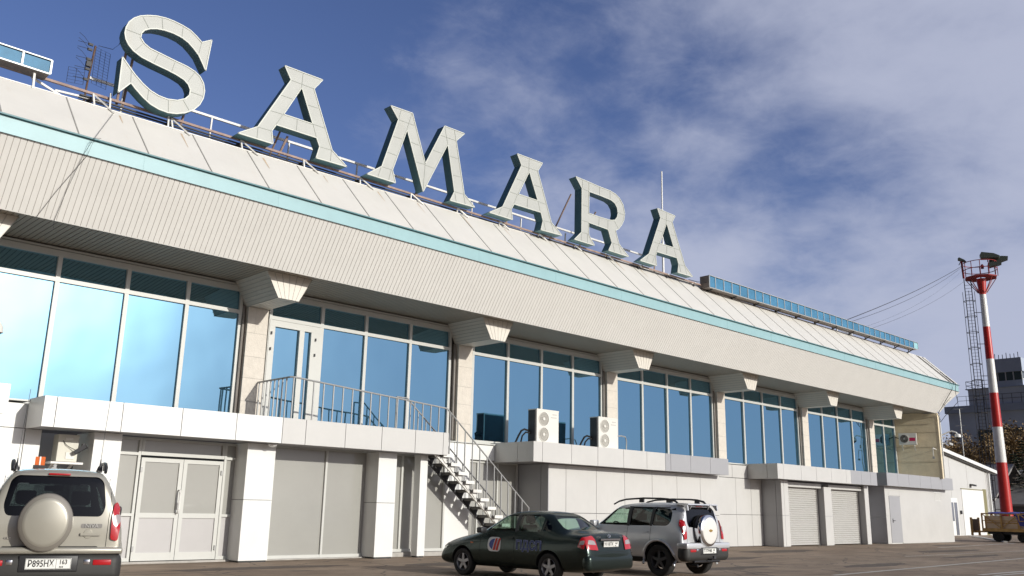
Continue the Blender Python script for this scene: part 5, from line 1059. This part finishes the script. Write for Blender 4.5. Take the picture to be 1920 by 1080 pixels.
    def plate(s, x, z, y, main, reg, tilt=0.0, small=''):
        up = Vector((-tilt, 0, 1)).normalized(); c = Vector((x, y, z)); m = MB(); m.obox(c, (.004, 0, 0), (0, .26, 0), up*.056); p = m.build('number_plate', plate_m, s.t, local=True)
        m = MB(); bk = Vector((-.0045, 0, 0))
        for a, b in (((-.255), (.255)),):
            for zz in (-.051, .051): m.obox(c+bk+up*zz, (.0008, 0, 0), (0, .255, 0), up*.0018)
            for yy in (-.255, .255, -.088): m.obox(c+bk+Vector((0, yy, 0)), (.0008, 0, 0), (0, .0018, 0), up*.051)
        for yy in range(3):
            pass
        m.build('plate_border', ink, p, local=True)
        # seen from behind: right is -y
        place_text('plate_text', main, .098, ink, p, c+Vector((-.006, .085, 0)), (0, -1, 0), up, .002, .86, .0015)
        place_text('plate_text', reg, .068, ink, p, c+Vector((-.006, -.168, 0))+up*.016, (0, -1, 0), up, .002, .95, .001)
        place_text('plate_text', 'RUS', .026, ink, p, c+Vector((-.006, -.15, 0))-up*.034, (0, -1, 0), up, .002, 1, .0005)
    def box(s, name, x0, x1, y0, y1, z0, z1, m, bev=.02, parent=None, seg=3):
        bm = bmesh.new(); bmesh.ops.create_cube(bm, size=1); 
        for v in bm.verts: v.co = Vector(((x0+x1)/2+v.co.x*(x1-x0), (y0+y1)/2+v.co.y*(y1-y0), (z0+z1)/2+v.co.z*(z1-z0)))
        if bev: bmesh.ops.bevel(bm, geom=bm.edges[:], offset=bev, segments=seg, affect='EDGES', profile=.5)
        me = bpy.data.meshes.new(name); bm.to_mesh(me); bm.free(); me.materials.append(m); o = bpy.data.objects.new(name, me); COL.objects.link(o); o.parent = parent or s.t
        me.polygons.foreach_set('use_smooth', [True]*len(me.polygons)); me.set_sharp_from_angle(angle=radians(50)); return o
def circ(cx, cy, rx, ry, n=20): return [(cx+rx*cos(2*pi*k/n), cy+ry*sin(2*pi*k/n)) for k in range(n)]
def seat(c, x, y, h=.62, w_=.24):
    c.box('seat', x-.28, x+.22, y-w_, y+w_, .42, .62, inter, .06); c.box('seat', x-.36, x-.22, y-w_, y+w_, .55, .55+h, inter, .06); c.box('headrest', x-.36, x-.27, y-.13, y+.13, .57+h, .74+h, inter, .04)

def suv(name, label, loc, ang, sc, pm, variant):
    st = [(1.99, .34, .58, .80, .62, .66, .56), (1.95, .28, .60, .84, .74, .78, .66), (1.80, .26, .80, .95, .82, .84, .70), (1.25, .26, .90, 1.01, .84, .86, .72), (.82, .26, .98, 1.06, .845, .862, .74), (.66, .26, 1.0, 1.13, .845, .862, .70),
          (.22, .26, 1.02, 1.49, .845, .865, .62), (.02, .26, 1.03, 1.565, .845, .865, .615), (-.5, .26, 1.04, 1.60, .845, .865, .61), (-1.1, .26, 1.05, 1.60, .845, .865, .60), (-1.50, .28, 1.05, 1.595, .845, .86, .595), (-1.68, .32, 1.05, 1.575, .84, .85, .59),
          (-1.755, .36, 1.04, 1.52, .835, .845, .60), (-1.80, .40, 1.0, 1.30, .82, .835, .68), (-1.84, .42, .9, 1.05, .80, .82, .76), (-1.85, .50, .78, .94, .72, .76, .72)]
    c = Car(name, label, loc, ang, sc, st, pm)
    for sg in (-1, 1):
        c.window([(.60, 1.09), (.18, 1.45), (-.24, 1.49), (-.29, 1.08)], 'y', sg, clear_g, .03)
        c.window([(-.37, 1.08), (-.34, 1.49), (-.93, 1.49), (-.95, 1.09)], 'y', sg, tint_g, .03)
        c.window([(-1.01, 1.09), (-1.0, 1.49), (-1.42, 1.47), (-1.50, 1.36), (-1.50, 1.16), (-1.40, 1.09)], 'y', sg, tint_g, .06)
        for poly in ([(-.285, 1.07), (-.235, 1.50), (-.345, 1.50), (-.375, 1.07)], [(-.945, 1.08), (-.925, 1.50), (-1.005, 1.50), (-1.015, 1.08)], [(-.23, 1.488), (-.23, 1.51), (-1.40, 1.50), (-1.40, 1.482)]):
            c.decal('pillar_trim', poly, 'y', sg, black, off=.003)
        # door gaps
        for poly in ([(.70, .45), (.695, 1.06), (.70, 1.06), (.705, .45)], [(-.31, .42), (-.325, 1.07), (-.333, 1.07), (-.318, .42)], [(-.98, .62), (-.985, 1.08), (-.993, 1.08), (-.988, .62)]):
            c.decal('door_gap', poly, 'y', sg, black_m, off=.002)
        for hx in (-.18, -.84):
            p = c.decal('door_handle', rounded([(hx-.09, .935), (hx+.07, .935), (hx+.07, .97), (hx-.09, .97)], .015), 'y', sg, pm if variant == 1 else pm, off=.012, th=.012)
        c.decal('sill_trim', rounded([(.82, .30), (.82, .40), (-.78, .40), (-.78, .30)], .02), 'y', sg, grey_pl, off=.006, th=.01)
        # arch flares
        for ax in (1.25, -1.2):
            m = MB(); pts = []
            for k in range(15):
                a = pi*(-.08+1.16*k/14); p = (ax+.425*cos(a), .36+.425*sin(a)); h, n_ = c.ray(p, 'y', sg)
                pts.append(Vector((p[0], (h.y if h else sg*.86)+sg*.004, p[1])))
            m.tube(pts, .030, 8); m.build('wheel_arch_trim', pm, c.t, smooth=True, local=True)
    c.window([(-.58, 1.12), (.58, 1.12), (.50, 1.46), (-.50, 1.46)], 'x', 1, clear_g, .05)
    c.window([(-.56, 1.07), (.56, 1.07), (.60, 1.18), (.55, 1.46), (.48, 1.515), (-.48, 1.515), (-.55, 1.46), (-.60, 1.18)], 'x', -1, tint_g, .08)
    cav = [(.60, .50, .95, 1.06, .74, .78, .62), (.40, .50, 1.0, 1.28, .74, .78, .60), (.05, .50, 1.0, 1.50, .74, .78, .56), (-.5, .50, 1.0, 1.54, .74, .78, .56), (-1.1, .50, 1.0, 1.54, .74, .78, .55), (-1.50, .50, 1.0, 1.50, .74, .78, .54), (-1.64, .50, 1.0, 1.42, .74, .76, .54), (-1.72, .55, .95, 1.15, .70, .74, .60)]
    c.finish(cav, [(1.25, .36), (-1.2, .36)], .405)
    for x in (1.25, -1.2):
        for y in (-.735, .735): c.wheel(x, y, .345, .205, .215, rim_d if variant == 2 else rim_m)
    for y in (-.36, .36): seat(c, -.1, y)
    c.box('rear_seat', -.98, -.84, -.62, .62, .5, 1.12, inter, .05); c.box('dashboard', .45, .72, -.7, .7, .7, 1.04, inter, .05)
    m = MB(); m.tube([(.36+.04*sin(a), .36+.17*cos(a*1.0), .98+.17*sin(a)) for a in [k*pi/10 for k in range(21)]], .014, 6, cap=False); m.build('steering_wheel', inter, c.t, smooth=True, local=True)
    c.box('inner_mirror', .12, .15, -.13, .13, 1.36, 1.43, black, .01)
    # rear lamps
    for sg in (-1, 1):
        lp = rounded([(sg*.695, .82), (sg*.785, .80), (sg*.80, .98), (sg*.775, 1.18), (sg*.735, 1.24), (sg*.70, 1.21), (sg*.685, 1.02)], .03)
        l1 = c.decal('tail_lamp', lp, 'x', -1, lamp_r, off=.008, th=.022, step=.03)
        c.decal('reversing_lamp', circ(sg*.742, 1.03, .042, .062), 'x', -1, lamp_w, off=.034, th=.004, parent=l1, step=.03)
    # tailgate gap lines
    for sg in (-1, 1): c.decal('tailgate_gap', [(sg*.645, .74), (sg*.652, .74), (sg*.655, 1.05), (sg*.672, 1.22), (sg*.63, 1.50), (sg*.623, 1.50), (sg*.665, 1.22), (sg*.648, 1.05)], 'x', -1, black_m, off=.002)
    # bumper
    b = c.box('rear_bumper', -1.985, -1.68, -.865, .865, .34, .69, grey_pl, .12, seg=6); c.box('bumper_top', -1.992, -1.70, -.855, .855, .665 if variant == 1 else .61, .74, pm, .03, parent=b); c.box('bumper_step', -1.97, -1.8, -.55, .55, .72, .745, grey_pl, .01, parent=b)
    c.box('plate_recess', -1.992, -1.95, -.34, .34, .475, .655, black, .015, parent=b)
    for sg in (-1, 1): c.box('reflector', -1.992, -1.96, sg*.62-.11, sg*.62+.11, .545, .605, lamp_r, .01); c.box('lamp_socket', -1.99, -1.96, sg*.44-.04, sg*.44+.04, .55, .61, chrome, .01, parent=b)
    m = MB(); m.tube([(-1.9, -.5, .34), (-1.9, .5, .34)], .035, 8); m.tube([(-1.75, .45, .26), (-1.98, .45, .25)], .03, 10); m.build('exhaust_pipe', black, c.t, smooth=True, local=True)
    # spare wheel
    sy = .095 if variant == 1 else .05; m = MB(); cover = chrome if variant == 2 else grey_pl
    q_ = .90 if variant == 1 else 1.0
    prof = [(-.02, .20), (-.02, .325), (.02, .350, 1), (.13, .352, 1), (.165, .342, 1), (.185, .315, 1), (.192, .290, 1), (.197, .283, 0), (.204, .25, 0), (.205, .001, 0)]; prof = [(a[0], a[1]*q_)+tuple(a[2:]) for a in prof]
    m.lathe((-1.87, sy, 1.005), (-1, 0, 0), prof, 56); mm = [pm, chrome] if variant == 2 else [silver_beige, mat('grey_beige_cover', (.25, .23, .20), .38, .2, coat=.3)]
    if variant == 2: mm = [mat('white_cover', (.74, .72, .68), .3, coat=.5), chrome]
    sp = m.build('spare_wheel_cover', mm, c.t, smooth=True, local=True)
    m = MB(); m.lathe((-1.80, sy, 1.005), (-1, 0, 0), [(0, .34*q_), (.06, .345*q_), (.06, .1)], 40); m.build('spare_tyre', tyre_m, sp, smooth=True, local=True)
    m = MB(); m.box(-1.87, -1.8, sy-.12, sy+.12, .9, 1.1); m.build('carrier', black, sp, local=True)
    if variant == 2:
        m = MB(); x = -2.079; m.prism([(sy+.065, .99), (sy+.065, 1.02), (sy+.02, 1.02), (sy+.02, 1.035), (sy-.02, 1.035), (sy-.02, 1.02), (sy-.065, 1.02), (sy-.065, .99), (sy-.02, .99), (sy-.02, .975), (sy+.02, .975), (sy+.02, .99)], x-.006, x+.004, 0, 'yz'); m.build('emblem', gold, sp, local=True)
    # handle, badge
    m = MB(); 
    y0, y1 = (-.34, -.56); m.obox((-1.865, (y0+y1)/2, .875), (.014, 0, 0), (0, .12, 0), (0, 0, .014)); m.lathe((-1.845, -.42, .88), (-1, 0, 0), [(0, .055), (.012, .05), (.013, .001)], 18); m.build('tailgate_handle', pm, c.t, local=True)
    if variant == 1:
        c.decal('badge', rounded([(-.33, .945), (-.58, .945), (-.58, .99), (-.33, .99)], .012), 'x', -1, badge, off=.003, th=.004)
        h, _ = c.ray((-.455, .967), 'x', -1); place_text('badge_text', 'NIVA', .058, mat('badge_pale', (.5, .49, .46), .3, .5), c.t, (h.x-.016, -.455, .967), (0, -1, 0), (0, 0, 1), .004, 1.2, .001)
        h, _ = c.ray((.56, .83), 'x', -1); place_text('badge_text', 'GLX', .035, chrome, c.t, (h.x-.008, .50, .83), (0, -1, 0), (0, 0, 1), .003, 1.3)
    # roof rails
    for sg in (-1, 1):
        m = MB(); pts = [(.28, sg*.56, 1.555), (.12, sg*.565, 1.625), (-.1, sg*.57, 1.67), (-.6, sg*.57, 1.70), (-1.1, sg*.57, 1.695), (-1.32, sg*.57, 1.68), (-1.5, sg*.565, 1.64), (-1.58, sg*.56, 1.575)]; m.tube(pts, [.018, .02, .02, .02, .02, .022, .026, .02], 8)
        for x in (-.55, -1.32): m.obox((x, sg*.565, 1.645), (.06, 0, 0), (0, .022, 0), (0, 0, .045))
        m.build('roof_rail', black, c.t, smooth=True, local=True)
        c.box('wing_mirror', .52, .68, sg*.93-.10, sg*.93+.10, 1.04, 1.18, pm if variant == 2 else black, .035)
    c.box('high_brake_lamp', -1.765, -1.73, -.13, .13, 1.525, 1.545, lamp_r, .004)
    if variant == 2:
        m = MB(); pl = [(-1.50, 1.575), (-1.62, 1.60), (-1.86, 1.585), (-1.87, 1.56), (-1.66, 1.555)]; m.prism(pl, -.60, .60); m.prism([(-1.6, 1.59), (-1.84, 1.58), (-1.86, 1.44), (-1.82, 1.44), (-1.74, 1.54)], .57, .61); m.prism([(-1.6, 1.59), (-1.84, 1.58), (-1.86, 1.44), (-1.82, 1.44), (-1.74, 1.54)], -.61, -.57)
        for y in (-.36, .36): m.bar((-1.80, y, 1.565), (-1.74, y, 1.47), .02, .02)
        m.build('rear_spoiler', pm, c.t, local=True)
        m = MB(); m.obox((-1.99, -.18, .42), (.03, 0, 0), (0, .04, 0), (0, 0, .03)); m.tube([(-1.9, 0, .38), (-2.05, 0, .38), (-2.07, 0, .42)], .02, 8); m.build('tow_bar', dark_st, c.t, local=True, smooth=True)
    else:
        m = MB(); m.obox((-1.05, .25, 1.70), (.06, 0, 0), (0, .062, 0), (0, 0, .05)); m.build('beacon', orange, c.t, local=True)
        m = MB(); m.obox((-1.05, .25, 1.63), (.08, 0, 0), (0, .08, 0), (0, 0, .02)); m.obox((-1.05, .25, 1.70), (.065, 0, 0), (0, .009, 0), (0, 0, .051), 1); m.build('beacon_base', [black, white], c.t, local=True)
        for y, z0, hh in ((.52, 1.58, .95), (-.50, 1.60, .95)):
            m = MB(); m.lathe((-1.35, y, z0), (0, 0, 1), [(0, .034), (.03, .03), (.06, .012), (.13, .007), (.14, .004)], 12); m.tube([(-1.35, y, z0+.12), (-1.35+.02, y-.01, z0+.5), (-1.35+.05, y-.03, z0+hh)], .0035, 5); m.build('whip_antenna', black if y > 0 else dark_st, c.t, smooth=True, local=True)
    # front (not seen from here, but there)
    for sg in (-1, 1): c.decal('headlamp', rounded([(sg*.42, .66), (sg*.68, .68), (sg*.70, .80), (sg*.42, .80)], .03), 'x', 1, lamp_w, off=.006, th=.01)
    c.decal('grille', rounded([(-.34, .68), (.34, .68), (.34, .78), (-.34, .78)], .03), 'x', 1, black, off=.005, th=.008)
    return c
c1 = suv('parked_suv', 'champagne coloured off road car with an orange roof beacon at the left edge', SUV1[0], SUV1[1], SUV1[2], silver_beige, 1)
c1.t.scale = (1, .87, 1)
c1.plate(-1.998, .565, 0.0, 'Р895НХ', '163')
c2 = suv('parked_suv', 'silver off road car with a white spare wheel cover behind the dark saloon', SUV2[0], SUV2[1], SUV2[2], silver, 2)
c2.plate(-1.998, .565, 0.0, 'Т777НМ', '63')
# saloon
st = [(2.17, .30, .42, .56, .55, .58, .50), (2.13, .22, .45, .62, .70, .74, .62), (2.0, .20, .58, .74, .77, .79, .66), (1.35, .20, .76, .88, .81, .825, .70), (.98, .20, .84, .95, .815, .83, .72), (.80, .20, .87, 1.02, .815, .83, .68),
      (.32, .20, .90, 1.33, .815, .835, .555), (.12, .20, .91, 1.385, .815, .835, .55), (-.35, .20, .93, 1.425, .815, .835, .545), (-.85, .20, .94, 1.40, .815, .835, .54), (-1.05, .20, .95, 1.345, .815, .83, .53), (-1.48, .20, .955, 1.07, .81, .825, .60), (-1.62, .20, .955, 1.02, .81, .82, .68),
      (-1.95, .22, .95, 1.00, .80, .805, .70), (-2.06, .26, .92, .97, .78, .785, .70), (-2.12, .30, .62, .78, .76, .78, .72), (-2.175, .34, .46, .60, .66, .70, .62)]
c3 = Car('parked_saloon', 'dark green saloon car with blue lettering on its doors by the metal stair', SED[0], SED[1], SED[2], st, green); c3.t['category'] = 'car'
for sg in (-1, 1):
    c3.window([(.70, .985), (.27, 1.29), (-.10, 1.335), (-.16, .985)], 'y', sg, clear_g, .03)
    c3.window([(-.24, .985), (-.19, 1.335), (-.70, 1.33), (-.86, 1.27), (-.88, .995)], 'y', sg, clear_g, .04)
    c3.window([(-.92, 1.0), (-.92, 1.26), (-1.12, 1.10), (-1.17, 1.02)], 'y', sg, tint_g, .02)
    for poly in ([(.84, .30), (.80, .62), (.78, .96), (.786, .96), (.807, .62), (.848, .30)], [(-.19, .27), (-.20, .98), (-.207, .98), (-.197, .27)], [(-.85, .55), (-.95, .75), (-1.0, .98), (-1.007, .98), (-.957, .75), (-.857, .55)]):
        c3.decal('door_gap', poly, 'y', sg, black_m, off=.0015)
    c3.decal('pillar_trim', [(-.165, .98), (-.11, 1.34), (-.185, 1.34), (-.235, .98)], 'y', sg, black, off=.002)
    for hx in (-.08, -.80): c3.decal('door_handle', rounded([(hx-.09, .83), (hx+.07, .83), (hx+.07, .87), (hx-.09, .87)], .015), 'y', sg, green, off=.010, th=.012)
    c3.decal('side_repeater', [(1.02, .70), (1.10, .70), (1.10, .725), (1.02, .725)], 'y', sg, orange, off=.003, th=.005)
    c3.box('wing_mirror', .58, .74, sg*.93-.10, sg*.93+.10, .93, 1.05, black, .035)
    lp = rounded([(sg*.47, .67), (sg*.77, .69), (sg*.775, .80), (sg*.755, .92), (sg*.55, .955), (sg*.50, .88)], .02); l1 = c3.decal('tail_lamp', lp, 'x', -1, lamp_r, off=.006, th=.014, step=.03)
    c3.decal('reversing_lamp', rounded([(sg*.51, .77), (sg*.74, .785), (sg*.70, .87), (sg*.54, .85)], .03), 'x', -1, lamp_w, off=.022, th=.003, parent=l1, step=.03)
    lq = rounded([(-1.90, .73), (-2.05, .69), (-2.07, .86), (-2.03, .93), (-1.97, .92)], .02); l2 = c3.decal('tail_lamp', lq, 'y', sg, lamp_r, off=.006, th=.006, step=.03)
    c3.decal('reversing_lamp', rounded([(-1.93, .775), (-2.05, .775), (-2.05, .86), (-1.97, .85)], .03), 'y', sg, lamp_w, off=.014, th=.002, parent=l2, step=.03)
    c3.box('reflector', -2.165, -2.10, sg*.60-.09, sg*.60+.09, .41, .46, lamp_r, .01)
c3.window([(-.64, 1.02), (.64, 1.02), (.50, 1.30), (-.50, 1.30)], 'x', 1, clear_g, .05); c3.window([(-.60, 1.055), (.60, 1.055), (.475, 1.315), (-.475, 1.315)], 'x', -1, clear_g, .05)
cav = [(.78, .40, .85, .95, .70, .74, .60), (.55, .40, .86, 1.13, .70, .74, .54), (.15, .40, .88, 1.33, .70, .74, .49), (-.35, .40, .88, 1.37, .70, .74, .49), (-.85, .40, .88, 1.34, .70, .74, .48), (-1.05, .50, .9, 1.28, .70, .74, .48), (-1.42, .80, .96, 1.04, .60, .66, .50)]
c3.finish(cav, [(1.35, .30), (-1.14, .30)], .345)
for x in (1.35, -1.14):
    for y in (-.72, .72): c3.wheel(x, y, .29, .18, .185, rim_m)
for y in (-.36, .36): seat(c3, .05, y, .58, .22)
c3.box('rear_seat', -.98, -.84, -.60, .60, .4, .98, inter, .05); c3.box('dashboard', .55, .85, -.66, .66, .6, .95, inter, .05)
b = c3.box('rear_bumper', -2.18, -1.95, -.80, .80, .26, .60, green, .11, seg=6); c3.box('bumper_gap', -2.13, -2.0, -.79, .79, .595, .612, black_m, .003, parent=b)
c3.decal('boot_gap', [(-.46, .63), (.46, .63), (.46, .638), (-.46, .638)], 'x', -1, black_m, off=.003)
m = MB(); m.obox((-2.125, 0, .875), (.016, 0, 0), (0, .34, 0), (0, 0, .018)); m.build('boot_trim', chrome, c3.t, local=True)
m = MB(); m.tube([(-2.10, .05*cos(a), .945+.026*sin(a)) for a in [k*pi/10 for k in range(21)]], .005, 6, cap=False); m.tube([(-2.10, .02, .955), (-2.10, -.01, .935), (-2.10, -.03, .96)], .006, 6); m.build('emblem', chrome, c3.t, local=True, smooth=True)
c3.plate(-2.150, .785, 0.0, 'Н118ТК', '163', .12)
place_text('badge_text', 'LADA', .05, chrome, c3.t, (-2.118, .40, .925), (0, -1, 0), (0, 0, 1), .003, 1.3); place_text('badge_text', 'PRIORA', .035, chrome, c3.t, (-2.118, -.42, .925), (0, -1, 0), (0, 0, 1), .003, 1.3)
# door lettering and logo, on the side towards the camera
h, _ = c3.ray((-.60, .70), 'y', 1); yy = h.y+.006
for dx, dz, mt_, o in ((0, 0, pale_t, .0), ):
    place_text('door_lettering', 'ПДСП', .25, pale_t, c3.t, (-.62, yy, .70), (-1, 0, 0), (0, 0, 1), .002, .95, .012)
place_text('door_lettering', 'ПДСП', .25, blue_t, c3.t, (-.62, yy+.0025, .70), (-1, 0, 0), (0, 0, 1), .002, .95, .005)
place_text('door_lettering', 'ПДСП', .25, green, c3.t, (-.62, yy+.005, .70), (-1, 0, 0), (0, 0, 1), .002, .95, -.006)
lg = c3.decal('door_logo', rounded([(.18, .55), (.56, .55), (.56, .85), (.18, .85)], .11, 6), 'y', 1, white_t, off=.004)
c3.decal('logo_mark', circ(.37, .70, .145, .115), 'y', 1, blue_t, off=.006, parent=lg)
for q in (.36, .27): c3.decal('logo_mark', [(q-.02, .575), (q-.085, .825), (q-.015, .825), (q+.05, .575)][::1], 'y', 1, red_t, off=.009, parent=lg)
c3.decal('logo_mark', [(.40, .575), (.335, .825), (.352, .825), (.417, .575)], 'y', 1, white_t, off=.011, parent=lg); c3.decal('logo_mark', [(.315, .575), (.25, .825), (.262, .825), (.327, .575)], 'y', 1, white_t, off=.011, parent=lg)
for sg in (-1, 1): c3.decal('headlamp', rounded([(sg*.42, .56), (sg*.66, .58), (sg*.68, .68), (sg*.44, .66)], .02), 'x', 1, lamp_w, off=.006, th=.01)
c3.decal('grille', rounded([(-.3, .5), (.3, .5), (.3, .58), (-.3, .58)], .02), 'x', 1, black, off=.005, th=.008)
